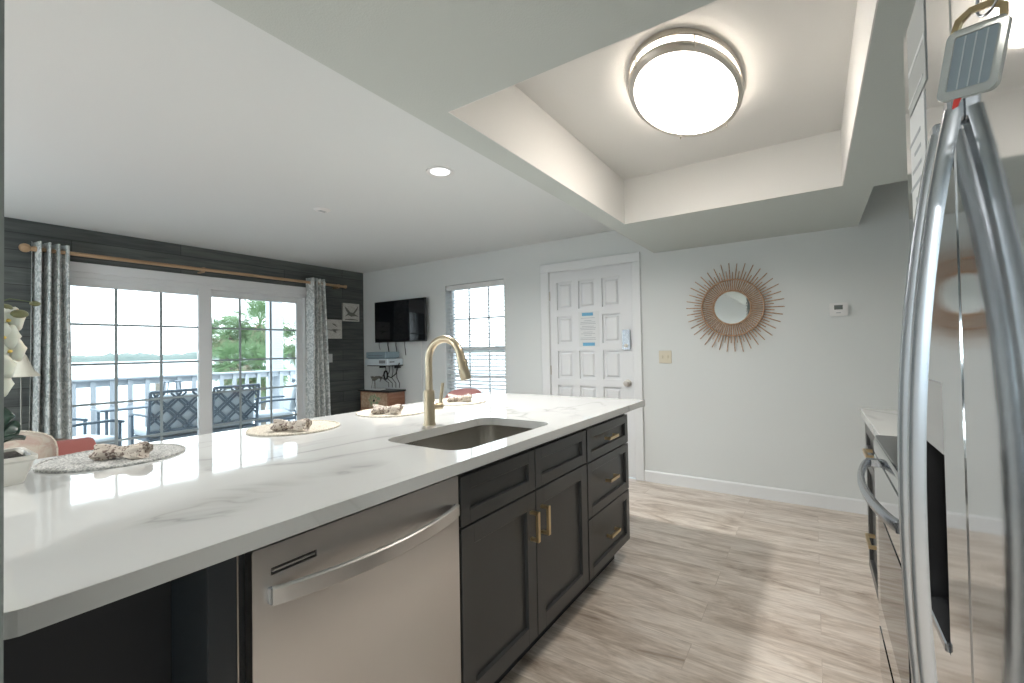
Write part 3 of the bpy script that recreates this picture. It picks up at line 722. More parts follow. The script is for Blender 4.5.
# ------------------------------------------------------------------ placemats, napkins
def mat_round(label, x, y, m_, r=.19, sc=1.0):
    t = thing('placemat', label, 'placemat', (x, y, CT), 'round woven placemats on the island')
    pr = [(0, .003)]
    n = 15
    for k in range(n): a = .012+(r-.02)*k/n; pr += [(a, .0032), (a+(r-.02)/n*.5, .0055)]
    pr += [(r-.008, .0035), (r-.003, .0065), (r, .003), (r-.002, 0), (0, 0)]
    MB().lathe(pr, seg=72).out('weave', m_, t, local=True, smooth=True, angle=80)
    MB().sweep([(math.cos(a)*(r-.003), math.sin(a)*(r-.003), .0035) for a in [2*PI*k/90 for k in range(90)]], [.0040+.0009*(k % 2) for k in range(90)], 8, closed=True).out('braided_rim', m_, t, local=True, smooth=True)
    t.scale = (sc, 1, 1); return t
def napkin(label, x, y, rz, L=.145, r=.026):
    t = thing('rolled_napkin', label, 'napkin', (x, y, CT+.006), 'patterned rolled napkins on the placemats', rz)
    n = 28; m_ = MB(); rings = []; rnd = random.Random(label)
    for k in range(n+1):
        s = -1+2*k/n; x_ = s*L/2; rr = r*(.52+.58*min(1, abs(s)*1.5)**1.1)*(1 if abs(s) < .97 else .9); ring = []
        for j in range(28):
            a = 2*PI*j/28; w = 1+.10*math.sin(5*a+2.5*s)+.06*math.sin(9*a-4*s)
            ring.append(m_.bm.verts.new((x_+.006*math.sin(3*a)*(abs(s) > .9), rr*w*1.15*math.cos(a), max(0, .021+rr*w*.95*math.sin(a)))))
        rings.append(ring)
    for A, B in zip(rings, rings[1:]):
        for j in range(28): m_.bm.faces.new((A[j], A[(j+1) % 28], B[(j+1) % 28], B[j]))
    for R in (rings[0], rings[-1]):      # folded in ends
        c = sum((v_.co for v_ in R), Vector())/28; inner = [m_.bm.verts.new(c.lerp(v_.co, .55)+Vector((-.010 if c.x > 0 else .010, 0, 0))) for v_ in R]
        for j in range(28): m_.bm.faces.new((R[j], R[(j+1) % 28], inner[(j+1) % 28], inner[j]))
        m_.bm.faces.new(inner)
    m_.out('cloth', NAPK, t, local=True, smooth=True, angle=60)
    MB().lathe([(.0155, -.009), (.0175, -.009), (.0182, 0), (.0175, .009), (.0155, .009)], M=Matrix.Translation((0, 0, .021)) @ Matrix.Rotation(PI/2, 4, 'Y'), seg=24).out('napkin_ring', NAPK, t, local=True, smooth=True)
    return t
spots = [(.490, 1.919, MATG, .187, 'grey round placemat nearest the orchid planter', 'patterned rolled napkin on the grey placemat nearest the orchid'),
         (1.105, 1.916, MATB, .187, 'beige round placemat, second from the orchid planter', 'patterned rolled napkin on the second placemat from the orchid'),
         (1.66, 1.92, MATB, .187, 'beige round placemat just left of the faucet in front of the wooden chest', 'patterned rolled napkin on the placemat left of the faucet'),
         (2.19, 1.915, MATB, .187, 'beige round placemat farthest from the orchid, right of the faucet', 'patterned rolled napkin on the farthest placemat, right of the faucet')]
for x, y, m_, r, la, lb in spots:
    mat_round(la, x, y, m_, r)
for (x, y, a), s in zip(((.490, 1.850, -.90), (1.050, 1.845, -1.08), (1.585, 1.870, -1.10), (2.175, 1.875, -1.05)), spots):
    napkin(s[5], x, y, a)

# ------------------------------------------------------------------ orchid in planter at the near end
def orchid():
    cx, cy = .175, 1.83
    t = thing('planter', 'white ceramic planter box at the near end of the island', 'planter', (cx, cy, CT))
    m_ = MB(); rings = []
    for h, z in ((.076, 0), (.078, .004), (.092, .058), (.098, .064), (.098, .074), (.090, .074), (.086, .060)):
        rings.append([m_.bm.verts.new((px, py, CT+z)) for px, py in rrect(cx-h*.72, cx+h*1.12, cy-h, cy+h, .012, 4)])
    for A, B in zip(rings, rings[1:]):
        for i in range(len(A)): m_.bm.faces.new((A[i], A[(i+1) % len(A)], B[(i+1) % len(A)], B[i]))
    m_.bm.faces.new(rings[0]); m_.bm.faces.new(rings[-1]); m_.out('box', CERAM, t, smooth=True, angle=30)
    MB().prism(rrect(cx-.060, cx+.092, cy-.082, cy+.082, .01), CT+.060, CT+.067).out('potting_moss', SOIL, t)
    o = thing('orchid', 'white orchid with dark green leaves growing in the white planter', 'orchid', (cx, cy, CT+.067))
    for k, (az, L, w, lift) in enumerate(((.3, .085, .050, .11), (-.7, .10, .050, .07), (1.2, .10, .05, .13), (2.7, .13, .04, .08), (-2.0, .14, .04, .09), (.1, .10, .038, .045))):
        lf = MB(); n = 12; G = []
        for i in range(n+1):
            s = i/n; ww = w*math.sin(PI*min(1, s*.93+.06))**.6; u = Vector((math.cos(az), math.sin(az), 0)); sd = Vector((-u.y, u.x, .55 if k < 3 else 0)).normalized()
            c = Vector((cx, cy, CT+.065))+u*L*s+Vector((0, 0, lift*math.sin(PI*s*.62)))
            G.append([lf.bm.verts.new(c+sd*ww*q+Vector((0, 0, .010*abs(q)))) for q in (-1, -.5, 0, .5, 1)])
        for A, B in zip(G, G[1:]):
            for j in range(4): lf.bm.faces.new((A[j], A[j+1], B[j+1], B[j]))
        q = lf.out('leaf', LEAF, o, smooth=True, angle=180); sd_ = q.modifiers.new('s', 'SOLIDIFY'); sd_.thickness = .003
    stem = [(cx, cy, CT+.06), (cx-.02, cy, 1.15), (cx+.0, cy, 1.32), (cx+.03, cy+.0, 1.392), (cx+.07, cy, 1.412), (cx+.12, cy+.0, 1.405)]
    MB().sweep(stem, [.0035, .003, .003, .002, .0015, .001], 8).out('flower_stem', STEMG, o, smooth=True)
    for p in ((cx+.118, cy, 1.402), (cx+.058, cy-.01, 1.385), (cx+.085, cy-.02, 1.37)):
        MB().ball(p, .0085 if p[0] > cx+.1 else .013, (1.35, 1, .9)).out('bud', BUD, o, smooth=True)
    for k, (dx, dy, z, fr) in enumerate(((.062, -.01, 1.352, .3), (.052, -.02, 1.305, -.2), (.066, .0, 1.268, .1), (.044, -.02, 1.220, .4), (.040, -.01, 1.175, -.3), (.01, 0, 1.33, 0), (.0, 0, 1.24, .2))):
        c = Vector((cx+dx, cy+dy, z)); fm = MB()
        nrm = Vector((.45, -.85, -.15+.1*fr)).normalized(); Q = nrm.to_track_quat('Z', 'Y').to_matrix().to_4x4()
        for a, L, w in ((90, .040, .022), (210, .038, .020), (330, .038, .020), (10, .043, .034), (170, .043, .034)):
            a = math.radians(a+20*fr); u = Vector((math.cos(a), math.sin(a), 0)); sd = Vector((-u.y, u.x, 0)); n = 7; G = []
            for i in range(n+1):
                s = i/n; ww = w*math.sin(PI*(.08+.9*s))**.7
                G.append([c+(Q @ (u*L*s+sd*ww*q+Vector((0, 0, .006*math.sin(PI*s)-.010*q*q*s+(.004 if w > .02 else 0))))) for q in (-1, -.5, 0, .5, 1)])
            V = [[fm.bm.verts.new(p_) for p_ in g] for g in G]
            for A, B in zip(V, V[1:]):
                for j in range(4): fm.bm.faces.new((A[j], A[j+1], B[j+1], B[j]))
        fo = fm.out('flower', PETAL, o, smooth=True, angle=180)
        sd_ = fo.modifiers.new('s', 'SOLIDIFY'); sd_.thickness = .0012
        MB().ball(c+nrm*.006, .006, (1, 1, .8), 10, 6).out('lip', PETALY, fo, smooth=True)
orchid()

# ------------------------------------------------------------------ living room
def sofa():
    t = thing('sofa', 'salmon upholstered sofa with rolled arms by the sliding door', 'sofa', (.4, 3.3, 0))
    MB().box(-.10, .90, 2.62, 4.28, .10, .30, .03, 3).out('base', SALMON, t, smooth=True)
    MB().box(-.12, .16, 2.62, 4.28, .30, .70, .07, 4).out('backrest', SALMON, t, smooth=True)
    for ya, yb in ((2.80, 3.445), (3.455, 4.10)): MB().box(.15, .90, ya, yb, .30, .47, .05, 3).out('seat_cushion', SALMON, t, smooth=True)
    for y0 in (2.60, 4.08):
        MB().box(-.10, .90, y0, y0+.20, .12, .60, .05, 4).cyl((-.08, y0+.10, .585), (.955, y0+.10, .585), .105, 24, bev=.03).out('arm', SALMON, t, smooth=True)
    for x in (-.05, .85):
        for y in (2.68, 4.22): MB().cyl((x, y, 0), (x, y, .12), .02, 12, .026).out('leg', TABLEW, t)
sofa()
def pillow(name, label, c, size, rot, m_, cat='pillow'):
    t = thing(name, label, cat, c, 'throw pillows')
    p = MB(); n = 14; T = []
    for sgn in (1, -1):
        G = []
        for i in range(n+1):
            row = []
            for j in range(n+1):
                u, v_ = -1+2*i/n, -1+2*j/n; pin = 1-.07*(1-(abs(u)-1)**2 if 0 else (1-v_*v_)*abs(u)**3*0+0)
                h = (max(0, 1-u**2)*max(0, 1-v_**2))**.42
                q_ = 1-.20*u*u*v_*v_; cx_ = u*q_; cy_ = v_*q_
                row.append(p.bm.verts.new((cx_*size[0]/2, sgn*h*size[1]/2, cy_*size[2]/2)))
            G.append(row)
        for i in range(n):
            for j in range(n): p.bm.faces.new((G[i][j], G[i+1][j], G[i+1][j+1], G[i][j+1]))
    o = p.out('cover', m_, t, local=True, smooth=True, angle=180)
    edge = [(-1, -1), (1, -1), (1, 1), (-1, 1)]
    pts = []
    for k in range(4):
        a, b = edge[k], edge[(k+1) % 4]
        for q in range(8):
            s = q/8; u, v_ = a[0]+(b[0]-a[0])*s, a[1]+(b[1]-a[1])*s
            q_ = 1-.20*u*u*v_*v_; pts.append((u*q_*size[0]/2, 0, v_*q_*size[2]/2))
    MB().sweep(pts, .006, 8, closed=True, upv=(0, 1, 0)).out('piping', MATB if m_ is PILP else m_, t, local=True, smooth=True)
    t.rotation_mode = 'YXZ'; t.rotation_euler = rot; return t
pillow('throw_pillow', 'patterned cream and rose throw pillow leaning at the near side of the sofa arm', (.47, 3.66, .665), (.40, .20, .37), (-.30, .12, -.30), PILP)
pillow('throw_pillow', 'rose patterned throw pillow lying flat on the sofa in front of the leaning pillow', (.50, 3.15, .56), (.42, .13, .40), (-1.35, .05, -.2), PILP)
pillow('throw_pillow', 'cream and rose pillow leaning against the sofa back behind the orchid leaves', (.37, 3.97, .70), (.36, .12, .36), (-.2, -.1, .7), PILP)

# end table and lamp behind the sofa arm
et = thing('end_table', 'round wooden end table in the corner beyond the sofa arm', 'table', (.74, 4.90, 0))
MB().lathe([(0, .56), (.24, .56), (.25, .57), (.25, .585), (.24, .595), (0, .595)], c=(.74, 4.90, 0), seg=40).out('tabletop', TABLEW, et, smooth=True)
MB().lathe([(0, 0), (.16, 0), (.16, .02), (.04, .05), (.03, .3), (.05, .54), (.08, .56), (0, .56)], c=(.74, 4.90, 0), seg=24).out('pedestal', TABLEW, et, smooth=True)
tl_ = thing('table_lamp', 'slim table lamp with flared cream shade on the end table', 'lamp', (.712, 4.90, .595))
MB().lathe([(0, 0), (.075, 0), (.075, .012), (.012, .02), (.005, .03), (.005, .62), (0, .62)], c=(.712, 4.90, .595), seg=28).out('lamp_base', BIRD, tl_, smooth=True)
MB().lathe([(.010, 1.295), (.030, 1.26), (.050, 1.20), (.072, 1.15), (.104, 1.108), (.102, 1.106), (.070, 1.147), (.048, 1.198), (.028, 1.258), (.008, 1.292)], c=(.712, 4.90, 0), seg=40).out('lamp_shade', SHADE, tl_, smooth=True, angle=60)
MB().cyl((.712, 4.9, 1.21), (.712, 4.9, 1.30), .003, 8).ball((.712, 4.9, 1.305), .008).out('finial', BRASS, tl_, smooth=True)

# coral cushion armchair under the side window
ac = thing('armchair', 'cream armchair standing under the side window', 'armchair', (3.55, 3.2, 0))
MB().box(3.30, 3.98, 2.85, 3.60, .12, .38, .04, 3).out('base', CUSH, ac, smooth=True)
MB().box(3.32, 3.86, 2.97, 3.48, .38, .48, .04, 3).out('seat_cushion', CUSH, ac, smooth=True)
MB().box(3.82, 4.00, 2.85, 3.60, .38, .60, .04, 3).out('backrest', CUSH, ac, smooth=True)
for y in (2.85, 3.48): MB().box(3.32, 3.9, y, y+.12, .36, .55, .03, 3).out('arm', CUSH, ac, smooth=True)
for x in (3.36, 3.92):
    for y in (2.92, 3.53): MB().cyl((x, y, 0), (x, y, .12), .018, 10).out('leg', TABLEW, ac)

pillow('throw_pillow', 'coral throw pillow on the armchair under the side window', (3.62, 3.12, .675), (.48, .17, .40), (.75, .12, PI/2), CORAL)
# ------------------------------------------------------------------ television, shelf, chest
tv = thing('television', 'flat black television mounted on the far wall in the corner', 'television', (D, 4.63, 1.66))
MB().box(D-.085, D-.055, 4.055, 5.03, 1.368, 1.925, .004).out('casing', BLACK, tv)
MB().box(D-.0865, D-.085, 4.065, 5.02, 1.382, 1.917).out('screen', BLACKG, tv)
MB().box(D-.055, D-.03, 4.35, 4.85, 1.45, 1.85).box(D-.03, D, 4.5, 4.7, 1.5, 1.8).out('wall_mount', BLACK, tv)
for y, z, w in ((4.98, 1.27, .003), (4.80, 1.24, .007), (4.64, 1.22, .005), (4.47, 1.19, .005)):
    tag(MB().sweep([(D-.05, y, 1.40), (D-.045, y+.01, 1.33), (D-.04, y-.005, z)], w, 8).out('hanging_cable', ROPE, smooth=True), {4.98: 'thin cable hanging below the left end of the television', 4.80: 'thick black cable hanging below the television, second from the left', 4.64: 'black cable hanging below the middle of the television', 4.47: 'short black cable hanging below the right half of the television'}[y], 'cable', 'cables below the television')
tag(MB().box(D-.012, D, 4.20, 4.215, .10, 1.38, .002).out('cable_cover', WHITEP), 'narrow white cable cover running down the wall under the television', 'cable cover')
sh_ = thing('media_shelf', 'thin black wall shelf below the television', 'shelf', (4.0, 4.77, 1.05))
MB().box(3.89, D, 4.56, 4.98, 1.052, 1.064, .002).out('shelf_board', BLACK, sh_)
MB().box(4.04, D, 4.612, 4.618, 1.02, 1.052).box(4.04, D, 4.912, 4.918, 1.02, 1.052).out('bracket', BLACK, sh_)
SILV = mat('silver_box', (.62, .70, .75), .35, .3); SILVD = mat('grey_box', (.20, .22, .24), .4)
b1 = thing('cable_box', 'silver cable box with dark buttons on the media shelf, lower of the two', 'cable box', (4.0, 4.77, 1.064))
MB().box(3.86, D-.02, 4.545, 4.995, 1.064, 1.148, .006).out('housing', SILV, b1)
MB().box(3.857, 3.861, 4.58, 4.70, 1.09, 1.13).box(3.90, 3.98, 4.543, 4.546, 1.10, 1.115).out('buttons', SILVD, b1)
b2 = thing('disc_player', 'blue-grey disc player stacked on top of the cable box', 'disc player', (4.0, 4.77, 1.148))
MB().box(3.88, D-.03, 4.60, 4.99, 1.160, 1.240, .006).box(3.90, 4.08, 4.62, 4.97, 1.148, 1.160).out('housing', mat('blue_grey_box', (.32, .42, .48), .3, .4), b2)
MB().box(3.878, 3.881, 4.66, 4.94, 1.19, 1.197).out('disc_slot', SILVD, b2)
cb = MB()
rc = random.Random(2)
for k in range(4):
    y = 4.55+.07*k; cb.sweep([(4.06, y+.05, 1.05), (4.02, y, .98), (3.98, y-.05+.03*k, .90), (4.05, y-.02, .82), (4.10, y+.04, .76)], .0045, 6)
cb.sweep([(4.0, 4.74+.035*math.cos(a), .93+.055*math.sin(a)) for a in [2*PI*k/16 for k in range(16)]], .010, 8, closed=True)
cb.sweep([(3.99, 4.70, .92), (3.97, 4.60, .90), (3.98, 4.52, .95), (4.0, 4.50, 1.03), (4.05, 4.53, 1.09)], .007, 8)
tag(cb.out('cable_bundle', ROPE, smooth=True), 'tangle of black cables hanging behind the media shelf', 'cables')
cd = thing('wooden_chest', 'small wooden chest with green floral painted drawers below the media shelf', 'chest', (4.0, 4.81, 0))
MB().box(3.868, 4.132, 4.52, 5.10, .04, .715, .003).out('body', CHESTW, cd)
MB().box(3.845, 4.135, 4.50, 5.12, .715, .735, .003).out('top', BLACK, cd)
for z0, z1 in ((.50, .70), (.28, .48), (.06, .26)):
    q = MB().box(3.856, 3.868, 4.56, 5.07, z0, z1, .002).out('drawer', CHESTF, cd)
    MB().prism([(4.80+.11*math.cos(a)*(1+.25*math.sin(5*a)), (z0+z1)/2+.085*math.sin(a)*(1+.12*math.cos(7*a))) for a in [2*PI*k/40 for k in range(40)]], -.0015, 0, M=face_x(3.856)).out('floral_painting', CHESTP, q)
    MB().ball((3.848, 4.80, (z0+z1)/2), .014).out('knob', BLACK, q, smooth=True)
for x in (3.88, 4.12):
    for y in (4.54, 5.08): MB().cyl((x, y, 0), (x, y, .04), .02, 10).out('foot', BLACK, cd)
bd = thing('bird_figurine', 'pewter wading bird figurine on the wooden chest', 'figurine', (3.93, 4.85, .735))
MB().ball((3.93, 4.87, .885), .036, (.7, 1.8, .75), rot=Matrix.Rotation(-.35, 3, 'X')).sweep([(3.93, 4.83, .895), (3.93, 4.79, .905), (3.93, 4.765, .90), (3.93, 4.75, .885)], [.020, .016, .017, .014], 10).sweep([(3.93, 4.755, .882), (3.93, 4.775, .845)], [.008, .003], 8).sweep([(3.93, 4.92, .895), (3.93, 4.96, .91)], [.022, .004], 8).out('bird_body', BIRD, bd, smooth=True)
MB().cyl((3.925, 4.86, .75), (3.93, 4.87, .86), .0035, 8).cyl((3.935, 4.90, .75), (3.93, 4.88, .86), .0035, 8).sweep([(3.93, 4.95, .75), (3.94, 4.94, .83), (3.93, 4.93, .86)], .003, 6).out('bird_legs', BIRD, bd)
MB().box(3.88, 3.98, 4.72, 5.02, .735, .752, .004).out('plinth', PAPER, bd)

# bird pictures on the dark wall
def picture(label, x0, x1, z0, z1, shapes):
    t = thing('canvas_picture', label, 'picture', ((x0+x1)/2, YW, (z0+z1)/2), 'small bird pictures on the dark wall')
    MB().box(x0, x1, YW-.030, YW, z0, z1, .002).out('canvas', CANV, t)
    m_ = MB()
    for sh in shapes: m_.prism([(x0+(x1-x0)*u, z0+(z1-z0)*v_) for u, v_ in sh], -.0015, 0, M=face_y(YW-.030))
    m_.out('bird_silhouette', BIRD, t)
picture('square canvas picture of a flying bird, the higher one near the corner', 3.79, 4.055, 1.675, 1.925,
        [[(.08, .82), (.22, .72), (.42, .50), (.60, .48), (.78, .70), (.92, .88), (.86, .66), (.68, .42), (.95, .28), (.66, .30), (.48, .26), (.30, .34), (.08, .24), (.28, .44), (.16, .60)], [(.1, .06), (.9, .06), (.9, .10), (.5, .14), (.1, .10)]])
picture('square canvas picture of a small diving bird, the lower one beside the curtain', 3.515, 3.768, 1.430, 1.688,
        [[(.40, .80), (.58, .76), (.72, .60), (.60, .66), (.46, .72)], [(.05, .50), (.30, .46), (.52, .50), (.95, .47), (.62, .42), (.66, .30), (.52, .34), (.44, .42), (.28, .42)]])
ws = thing('light_switch', 'white light switch on the dark wall beside the curtain', 'light switch', (3.60, YW, 1.17))
MB().box(3.565, 3.635, YW-.006, YW, 1.11, 1.225, .002).out('plate', WHITEP, ws)
MB().box(3.592, 3.608, YW-.010, YW-.006, 1.15, 1.185, .001).out('rocker', WHITEP, ws)

# ------------------------------------------------------------------ far wall: mirror, thermostat, switch plate
def sunburst():
    cy, cz = .556, 1.565; t = thing('sunburst_mirror', 'round mirror with radiating rattan sunburst frame on the far wall', 'mirror', (D, cy, cz))
    MB().lathe([(0, .012), (.134, .012), (.138, .008), (.138, 0), (0, 0)], axis='X', c=(D-.004, cy, cz), seg=64).out('mirror_glass', MIRR, t, smooth=True, angle=20)
    def ring(r, x, w): return MB().sweep([(x, cy+r*math.cos(a), cz+r*math.sin(a)) for a in [2*PI*k/80 for k in range(80)]], w, 8, closed=True, upv=(1, 0, 0)).out('hoop', RATTAN, t, smooth=True)
    ring(.142, D-.022, .006); ring(.236, D-.026, .0055); ring(.236, D-.006, .0055)
    rnd = random.Random(4); N = 76
    for k in range(N):
        a = 2*PI*(k+.5)/N; L = (.372 if k % 2 == 0 else .305)+rnd.uniform(-.010, .008)
        m_ = MB(); x_ = D-(.018 if k % 2 else .013)
        m_.sweep([(x_, cy+q*math.cos(a), cz+q*math.sin(a)) for q in (.136, .24, L)], [.0046, .0050, .0036], 6)
        m_.out('ray', RATTAN, t, smooth=True)
sunburst()
th = thing('thermostat', 'small white thermostat with grey display on the far wall', 'thermostat', (D, -.165, 1.505))
MB().prism(rrect(-.222, -.110, 1.455, 1.552, .008), -.026, 0, M=face_x(D)).out('housing', WHITEP, th)
MB().box(D-.0275, D-.026, -.190, -.138, 1.502, 1.535).out('display', mat('lcd_grey', (.14, .16, .15), .2), th)
MB().box(D-.0278, D-.026, -.178, -.150, 1.475, 1.481).out('button', PAPERG, th)
sw = thing('switch_plate', 'cream double switch plate on the wall right of the entry door', 'switch plate', (D, 1.115, 1.152))
MB().box(D-.007, D, 1.060, 1.172, 1.095, 1.210, .002).out('plate', CREAM, sw)
for y in (1.092, 1.140): MB().box(D-.017, D-.007, y-.006, y+.006, 1.142, 1.168, .002).out('toggle', CREAM, sw)

# ------------------------------------------------------------------ ceiling lights
cl = thing('ceiling_light', 'oval flush ceiling light with double nickel rings in the tray ceiling', 'ceiling light', (2.1025, .447, TZ))
cx, cy = 2.1025, .447
OV = Matrix.Translation((cx, cy, TZ)) @ Matrix.Diagonal((.4213/.25, .2253/.25, 1, 1))
MB().lathe([(0, 0), (.246, 0), (.250, -.003), (.250, -.020), (.246, -.024), (.238, -.024), (.236, -.004), (0, -.004)], M=OV, seg=96).out('upper_ring', NICKEL, cl, smooth=True, angle=30)
MB().lathe([(0, -.022), (.230, -.022), (.231, -.050), (.226, -.058), (.222, -.064), (.205, -.076), (.17, -.086), (.10, -.094), (0, -.096)], M=OV, seg=96).out('diffuser', DIFF, cl, smooth=True, angle=60)
MB().lathe([(.234, -.044), (.245, -.044), (.2495, -.049), (.2495, -.058), (.245, -.063), (.226, -.066), (.224, -.062), (.234, -.056), (.234, -.044)], M=OV, seg=96).out('lower_ring', NICKEL, cl, smooth=True, angle=30)
for a in (-150, -30, 30, 150):
    a = math.radians(a); px, py = cx+.417*math.cos(a), cy+.222*math.sin(a)
    MB().cyl((px, py, TZ-.022), (px, py, TZ-.074), .0035, 10).out('ring_post', NICKEL, cl)
def downlight(x, y, z, label):
    t = thing('recessed_light', label, 'ceiling light', (x, y, z), 'recessed ceiling downlights')
    MB().lathe([(.062, .0), (.088, -.0), (.086, -.006), (.064, -.004)], c=(x, y, z), seg=40).out('trim_ring', WHITEP, t, smooth=True, angle=50)
    MB().lathe([(0, -.001), (.062, -.001), (.062, 0), (0, 0)], c=(x, y, z-.002), seg=40).out('lens', DOWNE, t)
    area_light('downlight_lamp', (x, y, z-.012), .12, DOWN_W, (1, .97, .93), t)
downlight(2.09, 1.938, CZ, 'recessed ceiling downlight in the living room ceiling')
downlight(-1.6, .2, SZ, 'added fill downlight in the kitchen soffit far behind the camera')  # unseen, added for fill light in the kitchen
downlight(-1.0, 2.6, CZ, 'added fill downlight in the living room ceiling behind the partition')  # also unseen, added to brighten the living room
def globe(x, y, z, cz_, label):  # unseen glowing globes added to brighten the interior
    t = thing('fill_globe', label, 'lamp', (x, y, cz_), 'added fill globes out of view')
    MB().cyl((x, y, z), (x, y, cz_-.02), .006, 10).cyl((x, y, cz_-.02), (x, y, cz_), .06, 24).out('hanging_rod', NICKEL, t)
    MB().ball((x, y, z-.16), .16, u=32, v=20).out('globe_shade', GLOBE, t, smooth=True)
GLOBE = emit('fill_globe_glow', (.84, .95, 1), GLOBE_E)
globe(-.75, 3.55, 1.35, CZ, 'added white fill globe hanging low at the sofa end farthest from the sliding door')
globe(-.25, 4.45, 1.40, CZ, 'added white fill globe over the hidden end of the living room near the sofa')
sd = thing('smoke_detector', 'small flat round vent cover on the living room ceiling', 'vent', (2.10, 3.22, CZ))
MB().lathe([(0, -.012), (.035, -.012), (.05, -.008), (.065, 0), (0, 0)], c=(2.10, 3.22, CZ), seg=32).out('cover', WHITEP, sd, smooth=True)
MB().box(2.07, 2.13, 3.205, 3.212, CZ-.014, CZ-.011).box(2.07, 2.13, 3.226, 3.233, CZ-.014, CZ-.011).out('slot', PAPERG, sd)

# ------------------------------------------------------------------ right side: base cabinet, worktop, range, refrigerator
YG = -.21
c5 = thing('base_cabinet', 'charcoal base cabinet with brass pulls on the right wall beyond the range', 'cabinet', (2.49, -.5, 0))
MB().box(2.078, 2.895, YR+.005, YG-.02, .115, .873).out('body', CHAR, c5)
MB().box(2.078, 2.86, YG-.10, YG-.085, 0, .115).out('toe_kick', DARKIN, c5)
for (z0, z1, pz) in ((.690, .851, .765), (.122, .683, .385)):
    q = MB(); shaker(q, 2.083, 2.890, z0, z1, YG, .05, -1); q = q.out('drawer', CHAR, c5)
    pull(q, (2.42, YG, pz), (2.56, YG, pz), (0, .030, 0))
w3 = MB().box(2.074, 2.92, YR, -.193, CT-.036, CT, .002).out('side_worktop', QUARTZ); tag(w3, 'white quartz worktop on the right between range and far wall', 'countertop')
c6 = thing('filler_cabinet', 'narrow charcoal cabinet between refrigerator and range', 'cabinet', (1.21, -.5, 0))
MB().box(1.115, 1.300, YR+.005, YG-.02, .0, .873).out('body', CHAR, c6)
q = MB(); shaker(q, 1.12, 1.298, .122, .851, YG, .045, -1); q.out('door', CHAR, c6)
w4 = MB().box(1.112, 1.304, YR, -.193, CT-.036, CT, .002).out('narrow_worktop', QUARTZ); tag(w4, 'narrow white quartz worktop between refrigerator and range', 'countertop')

def range_():
    x0, x1 = 1.310, 2.070; t = thing('kitchen_range', 'stainless steel range with bowed oven handle beside the refrigerator', 'range', ((x0+x1)/2, -.5, 0))
    yf = -.173
    MB().box(x0, x1, YR+.01, yf-.04, .06, .905).out('body', BLACK, t)
    MB().box(x0, x1, YR+.01, yf-.005, .905, .918, .003).out('cooktop', BLACKG, t)
    for (x, y, r) in ((1.50, -.35, .10), (1.88, -.35, .08), (1.50, -.62, .08), (1.88, -.62, .10)):
        MB().lathe([(r-.002, 0), (r, 0), (r, .0006), (r-.002, .0006)], c=(x, y, .918), seg=40).out('burner_ring', PAPERG, t)
    MB().box(x0, x1, YR+.005, YR+.06, .918, 1.05, .006).out('backguard', STEEL, t)
    MB().box(x0+.002, x1-.002, yf-.04, yf, .855, .903, .006, 2).out('control_panel', STEELF, t)
    q = MB().prism(rrect(x0+.004, x1-.004, .262, .850, .006), -.04, 0, M=face_y(yf)).out('oven_door', STEELF, t)
    MB().prism(rrect(x0+.10, x1-.10, .36, .68, .02), 0, .002, M=face_y(yf)).out('oven_window', BLACKG, q)
    q2 = MB().prism(rrect(x0+.004, x1-.004, .075, .238, .006), -.04, 0, M=face_y(yf)).out('storage_drawer', STEELF, t)
    n = 24; pts = [(x0+.04+(x1-x0-.08)*k/n, yf+.018+.042*math.sin(PI*k/n)**.7, .825) for k in range(n+1)]
    MB().sweep(pts, 1, prof=[(.016*math.cos(a), .010*math.sin(a)) for a in [2*PI*k/14 for k in range(14)]], upv=(0, 0, 1)).out('oven_handle', STEELH, t, smooth=True)
    for x in (x0+.04, x1-.04): MB().box(x-.010, x+.010, yf-.002, yf+.026, .811, .839, .002).out('handle_mount', STEELH, t)
    for x in (x0+.05, x1-.05):
        for y in (yf-.10, YR+.08): MB().cyl((x, y, 0), (x, y, .06), .018, 10).out('foot', BLACK, t)
range_()

